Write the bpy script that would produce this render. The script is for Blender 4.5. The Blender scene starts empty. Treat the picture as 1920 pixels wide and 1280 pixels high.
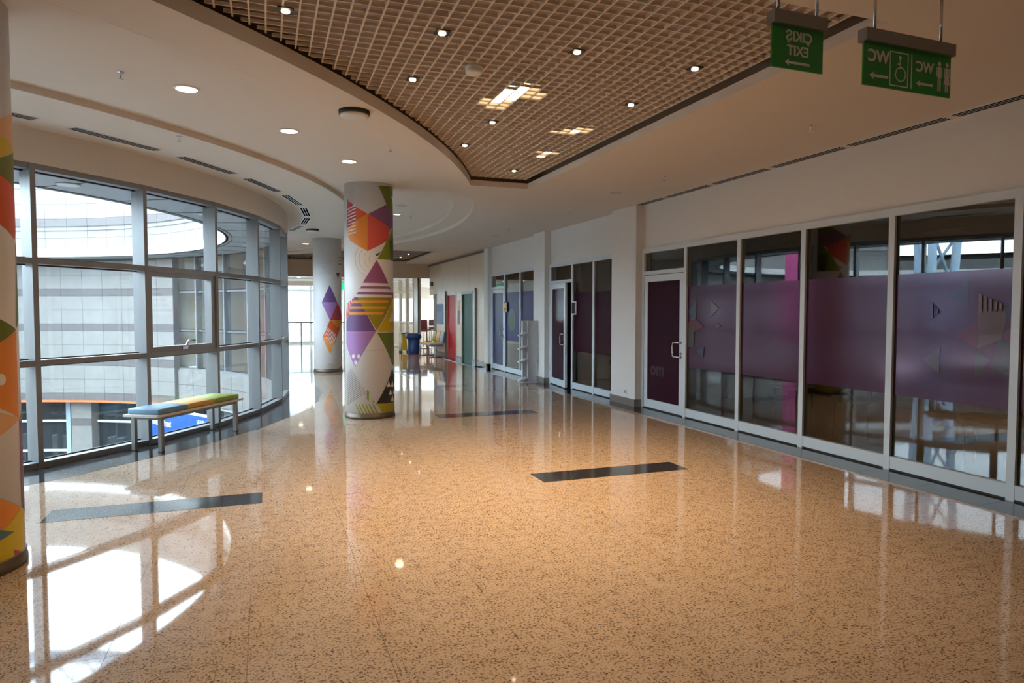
import bpy, bmesh, math, random
from mathutils import Vector, Matrix

random.seed(7)
scene = bpy.context.scene
col = scene.collection
PI = math.pi

# ------------------------------------------------------------------ camera, sky, exposure
YAW, PITCH = math.radians(19.828), math.radians(2.594)
cam_data = bpy.data.cameras.new('camera')
cam_data.sensor_width = 36.0
cam_data.lens = 24.0
cam_data.clip_start = 0.05
cam_data.clip_end = 300
camera = bpy.data.objects.new('camera', cam_data)
col.objects.link(camera)
fw = Vector((math.sin(YAW) * math.cos(PITCH), math.cos(YAW) * math.cos(PITCH), -math.sin(PITCH)))
rt = Vector((math.cos(YAW), -math.sin(YAW), 0))
up = rt.cross(fw)
m = Matrix((rt, up, -fw)).transposed().to_4x4()
m.translation = Vector((0, 0, 1.55))
camera.matrix_world = m
scene.camera = camera

SKY_STRENGTH = 15.0
world = bpy.data.worlds.new('world')
scene.world = world
world.use_nodes = True
bg = world.node_tree.nodes['Background']
bg.inputs['Color'].default_value = (0.70, 0.86, 1.0, 1)
bg.inputs['Strength'].default_value = SKY_STRENGTH

scene.view_settings.view_transform = 'Standard'
scene.view_settings.look = 'None'
scene.view_settings.exposure = 0.12
scene.view_settings.gamma = 1.0
scene.view_settings.use_curve_mapping = False
scene.cycles.transparent_max_bounces = 32
scene.cycles.max_bounces = 10
scene.cycles.diffuse_bounces = 5
scene.cycles.caustics_reflective = False
scene.cycles.caustics_refractive = False
scene.cycles.sample_clamp_indirect = 6.0

SPOT_W = 55.0        # each small grid spot
HALIDE_W = 360.0     # each large lamp above the grid
ROUND_W = 22.0       # each round downlight
WARM = (1.0, 0.69, 0.36)

# ------------------------------------------------------------------ materials
def lin(c):
    c /= 255.0
    return c / 12.92 if c <= 0.04045 else ((c + 0.055) / 1.055) ** 2.4

def rgb(r, g, b):
    return (lin(r), lin(g), lin(b), 1)

def mat(name, color, rough=0.5, metal=0.0, spec=0.5, noise=0.0, nscale=8.0, emit=None, estr=0.0, bump=0.0):
    mt = bpy.data.materials.new(name)
    mt.use_nodes = True
    nt = mt.node_tree
    b = nt.nodes['Principled BSDF']
    b.inputs['Base Color'].default_value = color
    b.inputs['Roughness'].default_value = rough
    b.inputs['Metallic'].default_value = metal
    b.inputs['Specular IOR Level'].default_value = spec
    if noise or bump:
        geo = nt.nodes.new('ShaderNodeNewGeometry')
        nz = nt.nodes.new('ShaderNodeTexNoise')
        nz.inputs['Scale'].default_value = nscale
        nz.inputs['Detail'].default_value = 4
        nt.links.new(geo.outputs['Position'], nz.inputs['Vector'])
        if noise:
            mx = nt.nodes.new('ShaderNodeMix')
            mx.data_type = 'RGBA'
            mx.inputs[6].default_value = tuple(c * (1 - noise) for c in color[:3]) + (1,)
            mx.inputs[7].default_value = tuple(min(1, c * (1 + noise)) for c in color[:3]) + (1,)
            nt.links.new(nz.outputs['Fac'], mx.inputs[0])
            nt.links.new(mx.outputs[2], b.inputs['Base Color'])
        if bump:
            bp = nt.nodes.new('ShaderNodeBump')
            bp.inputs['Strength'].default_value = bump
            bp.inputs['Distance'].default_value = 0.01
            nt.links.new(nz.outputs['Fac'], bp.inputs['Height'])
            nt.links.new(bp.outputs['Normal'], b.inputs['Normal'])
    if emit:
        b.inputs['Emission Color'].default_value = emit
        b.inputs['Emission Strength'].default_value = estr
    return mt

def glass(name, tint, r0):
    """thin pane: see-through plus a mirror reflection that grows at grazing angles"""
    mt = bpy.data.materials.new(name)
    mt.use_nodes = True
    nt = mt.node_tree
    nt.nodes.clear()
    out = nt.nodes.new('ShaderNodeOutputMaterial')
    mix = nt.nodes.new('ShaderNodeMixShader')
    tr = nt.nodes.new('ShaderNodeBsdfTransparent')
    gl = nt.nodes.new('ShaderNodeBsdfGlossy')
    lw = nt.nodes.new('ShaderNodeLayerWeight')
    pw = nt.nodes.new('ShaderNodeMath')
    ma = nt.nodes.new('ShaderNodeMath')
    tr.inputs['Color'].default_value = tint
    gl.inputs['Color'].default_value = (1, 1, 1, 1)
    gl.inputs['Roughness'].default_value = 0.0
    lw.inputs['Blend'].default_value = 0.5
    pw.operation = 'POWER'
    pw.inputs[1].default_value = 5.0
    ma.operation = 'MULTIPLY_ADD'
    ma.inputs[1].default_value = 1 - r0
    ma.inputs[2].default_value = r0
    nt.links.new(lw.outputs['Facing'], pw.inputs[0])
    nt.links.new(pw.outputs[0], ma.inputs[0])
    nt.links.new(ma.outputs[0], mix.inputs[0])
    nt.links.new(tr.outputs[0], mix.inputs[1])
    nt.links.new(gl.outputs[0], mix.inputs[2])
    nt.links.new(mix.outputs[0], out.inputs['Surface'])
    return mt

def granite(name, light, mid, dark, scale, rough):
    mt = bpy.data.materials.new(name)
    mt.use_nodes = True
    nt = mt.node_tree
    b = nt.nodes['Principled BSDF']
    geo = nt.nodes.new('ShaderNodeNewGeometry')
    nz = nt.nodes.new('ShaderNodeTexNoise')
    nz.inputs['Scale'].default_value = scale
    nz.inputs['Detail'].default_value = 8
    nz.inputs['Roughness'].default_value = 0.78
    nz.inputs['Distortion'].default_value = 0.0
    rp = nt.nodes.new('ShaderNodeValToRGB')
    e = rp.color_ramp.elements
    e[0].position = 0.435
    e[0].color = dark
    e[1].position = 0.485
    e[1].color = light
    k = e.new(0.447)
    k.color = dark
    k = e.new(0.458)
    k.color = mid
    n2 = nt.nodes.new('ShaderNodeTexNoise')
    n2.inputs['Scale'].default_value = 1.3
    n2.inputs['Detail'].default_value = 2
    mx = nt.nodes.new('ShaderNodeMix')
    mx.data_type = 'RGBA'
    mx.blend_type = 'MULTIPLY'
    mx.inputs[0].default_value = 0.35
    r2 = nt.nodes.new('ShaderNodeValToRGB')
    r2.color_ramp.elements[0].position = 0.3
    r2.color_ramp.elements[0].color = (0.75, 0.72, 0.7, 1)
    r2.color_ramp.elements[1].position = 0.7
    r2.color_ramp.elements[1].color = (1, 1, 1, 1)
    nt.links.new(geo.outputs['Position'], nz.inputs['Vector'])
    nt.links.new(geo.outputs['Position'], n2.inputs['Vector'])
    n3 = nt.nodes.new('ShaderNodeTexNoise')
    n3.inputs['Scale'].default_value = scale * 0.2
    n3.inputs['Detail'].default_value = 2
    nt.links.new(geo.outputs['Position'], n3.inputs['Vector'])
    ad = nt.nodes.new('ShaderNodeMath')
    ad.operation = 'MULTIPLY_ADD'
    ad.inputs[1].default_value = 0.14
    sb = nt.nodes.new('ShaderNodeMath')
    sb.operation = 'SUBTRACT'
    sb.inputs[1].default_value = 0.07
    nt.links.new(n3.outputs['Fac'], ad.inputs[0])
    nt.links.new(nz.outputs['Fac'], ad.inputs[2])
    nt.links.new(ad.outputs[0], sb.inputs[0])
    nt.links.new(sb.outputs[0], rp.inputs['Fac'])
    nt.links.new(n2.outputs['Fac'], r2.inputs['Fac'])
    nt.links.new(rp.outputs['Color'], mx.inputs[6])
    nt.links.new(r2.outputs['Color'], mx.inputs[7])
    nt.links.new(mx.outputs[2], b.inputs['Base Color'])
    b.inputs['Roughness'].default_value = rough
    b.inputs['Specular IOR Level'].default_value = 0.42
    return mt

M = {}
M['paint'] = mat('white_paint', (0.74, 0.73, 0.71, 1), 0.75, noise=0.015, nscale=1.5)
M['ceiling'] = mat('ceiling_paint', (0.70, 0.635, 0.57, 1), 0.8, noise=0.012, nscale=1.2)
M['granite'] = granite('orange_granite', (0.50, 0.375, 0.275, 1), (0.38, 0.25, 0.17, 1), (0.10, 0.072, 0.052, 1), 74, 0.04)
M['dark_granite'] = mat('dark_granite', (0.030, 0.030, 0.032, 1), 0.10, noise=0.35, nscale=160)
M['skirting'] = mat('grey_granite_skirting', (0.20, 0.18, 0.16, 1), 0.25, noise=0.4, nscale=120)
M['alu'] = mat('anodised_aluminium', (0.25, 0.255, 0.265, 1), 0.38, 0.35)
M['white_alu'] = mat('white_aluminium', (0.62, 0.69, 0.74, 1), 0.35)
M['gasket'] = mat('black_gasket', (0.012, 0.012, 0.012, 1), 0.6)
M['window_glass'] = glass('window_glass', (0.955, 0.975, 0.97, 1), 0.035)
M['shop_glass'] = glass('shop_glass', (0.72, 0.74, 0.74, 1), 0.085)
M['lower_glass'] = mat('dark_lower_glass', (0.02, 0.028, 0.032, 1), 0.03, spec=0.8)
M['film'] = mat('purple_frosted_film', (0.045, 0.013, 0.034, 1), 0.12, spec=1.0)
M['door_film'] = mat('plum_door_film', (0.030, 0.007, 0.017, 1), 0.25, spec=0.08)
M['blue_film'] = mat('blue_frosted_film', (0.022, 0.026, 0.11, 1), 0.2, spec=0.05)
for k in ('film', 'door_film'):
    M[k].node_tree.nodes['Principled BSDF'].inputs['Specular Tint'].default_value = (0.95, 0.70, 0.90, 1)
M['chrome'] = mat('brushed_steel', (0.62, 0.62, 0.62, 1), 0.22, 1.0)
M['stone'] = mat('limestone', (0.205, 0.197, 0.185, 1), 0.6, noise=0.16, nscale=3.5)
M['stone_band'] = mat('taupe_stone', (0.112, 0.102, 0.10, 1), 0.6, noise=0.16, nscale=5)
M['mortar'] = mat('stone_joint', (0.13, 0.125, 0.12, 1), 0.9)
M['soffit'] = mat('grey_metal_soffit', (0.30, 0.32, 0.34, 1), 0.5)
M['paving'] = mat('courtyard_paving', (0.36, 0.36, 0.34, 1), 0.7, noise=0.15, nscale=2)
M['orange_trim'] = mat('orange_trim', (0.75, 0.16, 0.05, 1), 0.5)
M['grid'] = mat('bronze_grid', (0.74, 0.66, 0.57, 1), 0.45)
M['grid_far'] = mat('bronze_grid_shaded', (0.36, 0.30, 0.245, 1), 0.5)  # same bronze as the near grid, its weaker light put into the colour
M['plenum'] = mat('brown_plenum', (0.44, 0.35, 0.275, 1), 0.85)
M['black'] = mat('black_plastic', (0.012, 0.012, 0.012, 1), 0.45)
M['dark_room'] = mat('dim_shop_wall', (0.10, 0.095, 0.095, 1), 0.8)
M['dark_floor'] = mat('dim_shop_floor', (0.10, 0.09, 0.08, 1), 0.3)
M['clad'] = mat('beige_cladding', (0.64, 0.54, 0.42, 1), 0.35, noise=0.05, nscale=2)
M['bronze'] = mat('bronze_trim', (0.12, 0.09, 0.065, 1), 0.35, 0.4)
M['red_door'] = mat('red_lacquer', (0.44, 0.012, 0.02, 1), 0.45, spec=0.12)
M['green_door'] = mat('green_lacquer', (0.012, 0.085, 0.06, 1), 0.45, spec=0.12)
M['lamp_on'] = mat('lit_lens', (0.9, 0.85, 0.8, 1), 0.4, emit=(1.0, 0.84, 0.58, 1), estr=14)
M['halide_on'] = mat('lit_halide', (0.9, 0.85, 0.8, 1), 0.4, emit=(1.0, 0.78, 0.48, 1), estr=16)
M['halide_glow'] = mat('painted_halide_glow', (0.5, 0.42, 0.32, 1), 0.5, emit=(1.0, 0.70, 0.36, 1), estr=0.9)  # painted glow of lamp light on the cells around the bright face
M['reflector'] = mat('lamp_reflector', (0.7, 0.66, 0.6, 1), 0.25, 0.8)
M['white_plastic'] = mat('white_plastic', (0.72, 0.72, 0.70, 1), 0.4)
M['sign_green'] = mat('sign_green', (0.008, 0.27, 0.025, 1), 0.35)
M['void'] = mat('slot_void', (0.004, 0.004, 0.004, 1), 1.0, spec=0.0)
M['sign_white'] = mat('sign_white', (0.80, 0.76, 0.66, 1), 0.5)
M['sign_lit'] = mat('lit_exit_green', (0.01, 0.3, 0.15, 1), 0.4, emit=(0.02, 0.75, 0.38, 1), estr=1.1)
M['sign_lit_white'] = mat('lit_exit_white', (0.8, 0.8, 0.8, 1), 0.4, emit=(0.7, 1.0, 0.85, 1), estr=1.4)
M['grey_metal'] = mat('grey_metal', (0.26, 0.25, 0.24, 1), 0.4, 0.5)
M['pad_blue'] = mat('blue_vinyl', (0.14, 0.26, 0.38, 1), 0.5)
M['pad_yellow'] = mat('yellow_vinyl', (0.62, 0.34, 0.04, 1), 0.5)
M['pad_green'] = mat('green_vinyl', (0.26, 0.33, 0.05, 1), 0.5)
M['pale_wood'] = mat('pale_wood', (0.60, 0.56, 0.52, 1), 0.45, noise=0.1, nscale=6)
M['booth_blue'] = mat('booth_blue', (0.010, 0.07, 0.36, 1), 0.4)
M['bin_blue'] = mat('bin_blue', (0.015, 0.05, 0.20, 1), 0.4)
M['poster_blue'] = mat('poster_blue', (0.02, 0.09, 0.30, 1), 0.5)
M['yellow'] = mat('yellow_plastic', (0.70, 0.46, 0.02, 1), 0.45)
M['pink'] = mat('pink_banner', (0.50, 0.07, 0.22, 1), 0.7)
M['truss'] = mat('blue_grey_steel', (0.32, 0.42, 0.52, 1), 0.45)
M['maroon'] = mat('maroon_leather', (0.12, 0.015, 0.02, 1), 0.45)
M['facade'] = mat('pale_facade', (0.72, 0.72, 0.70, 1), 0.7)
M['pale_pane'] = mat('pale_pane', (0.42, 0.50, 0.52, 1), 0.15)
M['paper'] = mat('paper', (0.80, 0.80, 0.80, 1), 0.6)
M['lightgrey'] = mat('light_grey_board', (0.62, 0.64, 0.67, 1), 0.45)

PRINT = dict(
    olive=(0.14, 0.17, 0.01), leaf=(0.22, 0.27, 0.015), moss=(0.15, 0.20, 0.03), darkgreen=(0.07, 0.10, 0.01),
    violet=(0.22, 0.09, 0.20), purple=(0.17, 0.075, 0.24), plum=(0.33, 0.10, 0.24), lilac=(0.40, 0.20, 0.50),
    red=(0.66, 0.09, 0.07), vermilion=(0.68, 0.10, 0.02), crimson=(0.45, 0.05, 0.08), orange=(0.74, 0.25, 0.03),
    tangerine=(0.85, 0.36, 0.06), peach=(0.72, 0.40, 0.20), yellow=(0.62, 0.46, 0.01), darkolive=(0.34, 0.28, 0.015),
    navy=(0.07, 0.05, 0.17), teal=(0.09, 0.19, 0.18), slate=(0.20, 0.22, 0.20), charcoal=(0.025, 0.025, 0.02),
    white=(0.80, 0.78, 0.76), pale=(0.60, 0.57, 0.58), taupe=(0.45, 0.38, 0.33))
for k, c in PRINT.items():
    M['print_' + k] = mat('print_' + k, c + (1,), 0.5)
M['column'] = mat('column_wrap', (0.76, 0.75, 0.76, 1), 0.45)
for k, c in dict(teal=(0.05, 0.09, 0.12), yellow=(0.15, 0.10, 0.05), red=(0.17, 0.03, 0.045), green=(0.03, 0.075, 0.04),
                 olive=(0.09, 0.075, 0.035), blue=(0.06, 0.03, 0.17), slate=(0.045, 0.055, 0.075), dark=(0.02, 0.01, 0.02),
                 pale=(0.20, 0.14, 0.10)).items():
    M['film_' + k] = mat('film_' + k, tuple(v * 0.62 for v in c) + (1,), 0.12, spec=1.0)
    M['film_' + k].node_tree.nodes['Principled BSDF'].inputs['Specular Tint'].default_value = (0.95, 0.70, 0.90, 1)

# ------------------------------------------------------------------ mesh building
class MB:
    def __init__(self):
        self.v, self.f, self.s = [], [], []

    def face(self, pts, smooth=False):
        n = len(self.v)
        self.v += [tuple(p) for p in pts]
        self.f.append(tuple(range(n, n + len(pts))))
        self.s.append(smooth)
        return self

    def box(self, x0, x1, y0, y1, z0, z1):
        return self.prism([(x0, y0), (x1, y0), (x1, y1), (x0, y1)], z0, z1)

    def prism(self, poly, z0, z1, smooth=False):
        n, k = len(self.v), len(poly)
        self.v += [(p[0], p[1], z0) for p in poly] + [(p[0], p[1], z1) for p in poly]
        for i in range(k):
            j = (i + 1) % k
            self.f.append((n + i, n + j, n + k + j, n + k + i))
            self.s.append(smooth)
        self.f.append(tuple(n + i for i in reversed(range(k))))
        self.f.append(tuple(n + k + i for i in range(k)))
        self.s += [False, False]
        return self

    def obox(self, cx, cy, ang, lx, ly, z0, z1):
        c, s = math.cos(ang), math.sin(ang)
        pts = [(cx + a * c - b * s, cy + a * s + b * c) for a, b in
               ((-lx / 2, -ly / 2), (lx / 2, -ly / 2), (lx / 2, ly / 2), (-lx / 2, ly / 2))]
        return self.prism(pts, z0, z1)

    def bar(self, p, q, w, h=None, up=(0, 0, 1)):
        h = h or w
        p, q = Vector(p), Vector(q)
        d = (q - p).normalized()
        u = Vector(up)
        if abs(d.dot(u)) > 0.98:
            u = Vector((1, 0, 0))
        a = d.cross(u).normalized() * (w / 2)
        b = a.cross(d).normalized() * (h / 2)
        n = len(self.v)
        for e in (p, q):
            self.v += [tuple(e + x) for x in (-a - b, a - b, a + b, -a + b)]
        for i in range(4):
            j = (i + 1) % 4
            self.f.append((n + i, n + j, n + 4 + j, n + 4 + i))
        self.f += [(n + 3, n + 2, n + 1, n), (n + 4, n + 5, n + 6, n + 7)]
        self.s += [False] * 6
        return self

    def tube(self, pts, r, k=10):
        pts = [Vector(p) for p in pts]
        n = len(self.v)
        for i, p in enumerate(pts):
            d = (pts[min(i + 1, len(pts) - 1)] - pts[max(i - 1, 0)]).normalized()
            u = Vector((0, 0, 1)) if abs(d.z) < 0.9 else Vector((1, 0, 0))
            a = d.cross(u).normalized()
            b = a.cross(d).normalized()
            for j in range(k):
                t = 2 * PI * j / k
                self.v.append(tuple(p + a * (r * math.cos(t)) + b * (r * math.sin(t))))
        for i in range(len(pts) - 1):
            for j in range(k):
                l = (j + 1) % k
                self.f.append((n + i * k + j, n + i * k + l, n + (i + 1) * k + l, n + (i + 1) * k + j))
                self.s.append(True)
        e = n + (len(pts) - 1) * k
        self.f += [tuple(n + j for j in reversed(range(k))), tuple(e + j for j in range(k))]
        self.s += [False, False]
        return self

    def lathe(self, prof, k=32, c=(0, 0, 0), smooth=True):
        n = len(self.v)
        for r, zz in prof:
            for j in range(k):
                t = 2 * PI * j / k
                self.v.append((c[0] + r * math.cos(t), c[1] + r * math.sin(t), c[2] + zz))
        for i in range(len(prof) - 1):
            flat = not smooth or abs(prof[i][0] - prof[i + 1][0]) > 3 * abs(prof[i][1] - prof[i + 1][1])
            for j in range(k):
                l = (j + 1) % k
                self.f.append((n + i * k + j, n + i * k + l, n + (i + 1) * k + l, n + (i + 1) * k + j))
                self.s.append(not flat)
        e = n + (len(prof) - 1) * k
        self.f += [tuple(n + j for j in reversed(range(k))), tuple(e + j for j in range(k))]
        self.s += [False, False]
        return self

    def poly_yz(self, pts, x, t):
        """flat sheet standing in the plane x, t thick towards -x"""
        n, k = len(self.v), len(pts)
        self.v += [(x - t, p[0], p[1]) for p in pts] + [(x, p[0], p[1]) for p in pts]
        for i in range(k):
            j = (i + 1) % k
            self.f.append((n + i, n + j, n + k + j, n + k + i))
        self.f += [tuple(n + i for i in range(k)), tuple(n + k + i for i in reversed(range(k)))]
        self.s += [False] * (k + 2)
        return self

    def mesh(self, name, material):
        me = bpy.data.meshes.new(name)
        me.from_pydata(self.v, [], self.f)
        me.polygons.foreach_set('use_smooth', self.s)
        bm = bmesh.new()
        bm.from_mesh(me)
        bmesh.ops.remove_doubles(bm, verts=bm.verts, dist=1e-6)
        bmesh.ops.recalc_face_normals(bm, faces=bm.faces)
        bm.to_mesh(me)
        bm.free()
        me.materials.append(material)
        me.update()
        return me

    def build(self, name, material, parent=None, local=False, kind=None):
        """links the shapes as one object; geometry is given in world metres unless local"""
        if parent is not None and not local:
            d = base_of(parent)
            self.v = [(x - d[0], y - d[1], z - d[2]) for x, y, z in self.v]
        o = bpy.data.objects.new(name, self.mesh(name, material))
        col.objects.link(o)
        if parent is not None:
            o.parent = parent
        if kind:
            o['kind'] = kind
        return o

def base_of(o):
    d = Vector((0, 0, 0))
    while o is not None:
        d += o.location
        o = o.parent
    return d

def tag(o, label, cat, group=None, kind=None):
    o['label'] = label
    o['category'] = cat
    if group:
        o['group'] = group
    if kind:
        o['kind'] = kind
    return o

def thing(name, label, cat, loc=(0, 0, 0), rot=0.0, group=None, kind=None):
    o = bpy.data.objects.new(name, None)
    o.empty_display_size = 0.1
    col.objects.link(o)
    o.location = loc
    o.rotation_euler = (0, 0, rot)
    return tag(o, label, cat, group, kind)

def share(name, me, parent, loc=(0, 0, 0), rz=0.0):
    o = bpy.data.objects.new(name, me)
    col.objects.link(o)
    o.parent = parent
    o.location = loc
    o.rotation_euler = (0, 0, rz)
    return o

def copy_tree(o, parent=None):
    c = o.copy()
    col.objects.link(c)
    if parent is not None:
        c.parent = parent
    for ch in list(o.children):
        copy_tree(ch, c)
    return c

def spot_lamp(parent, loc, watts, size_deg=110, blend=0.6, radius=0.05, color=WARM):
    l = bpy.data.lights.new('lamp_light', 'SPOT')
    l.energy = watts
    l.color = color
    l.spot_size = math.radians(size_deg)
    l.spot_blend = blend
    l.shadow_soft_size = radius
    o = bpy.data.objects.new('lamp_light', l)
    col.objects.link(o)
    o.parent = parent
    o.location = loc
    return o

def rounded_box(lx, ly, lz, r, name, material, parent, loc=(0, 0, 0), seg=3):
    bm = bmesh.new()
    bmesh.ops.create_cube(bm, size=1)
    for v in bm.verts:
        v.co = Vector((v.co.x * lx, v.co.y * ly, (v.co.z + 0.5) * lz))
    bmesh.ops.bevel(bm, geom=list(bm.edges), offset=r, segments=seg, profile=0.5, affect='EDGES')
    for f in bm.faces:
        f.smooth = True
    me = bpy.data.meshes.new(name)
    bm.to_mesh(me)
    bm.free()
    me.materials.append(material)
    o = bpy.data.objects.new(name, me)
    col.objects.link(o)
    o.parent = parent
    o.location = loc
    return o

def letters(body, size, material, parent, origin, ux, uz, mirror=False, name='lettering', align='CENTER', thick=0.002, bold=0.026):
    """flat lettering: origin is the baseline centre, ux the reading direction, uz up"""
    cu = bpy.data.curves.new(name, 'FONT')
    cu.body = body
    cu.size = size
    cu.align_x = align
    cu.extrude = thick / 2
    cu.resolution_u = 3
    cu.offset = size * bold
    tmp = bpy.data.objects.new(name, cu)
    col.objects.link(tmp)
    me = bpy.data.meshes.new_from_object(tmp.evaluated_get(bpy.context.evaluated_depsgraph_get()))
    bpy.data.objects.remove(tmp)
    ux, uz, o0 = Vector(ux), Vector(uz), Vector(origin)
    n = ux.cross(uz)
    for v in me.vertices:
        x = -v.co.x if mirror else v.co.x
        v.co = o0 + ux * x + uz * v.co.y + n * v.co.z
    me.materials.clear()
    me.materials.append(material)
    o = bpy.data.objects.new(name, me)
    col.objects.link(o)
    o.parent = parent
    return o

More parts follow.
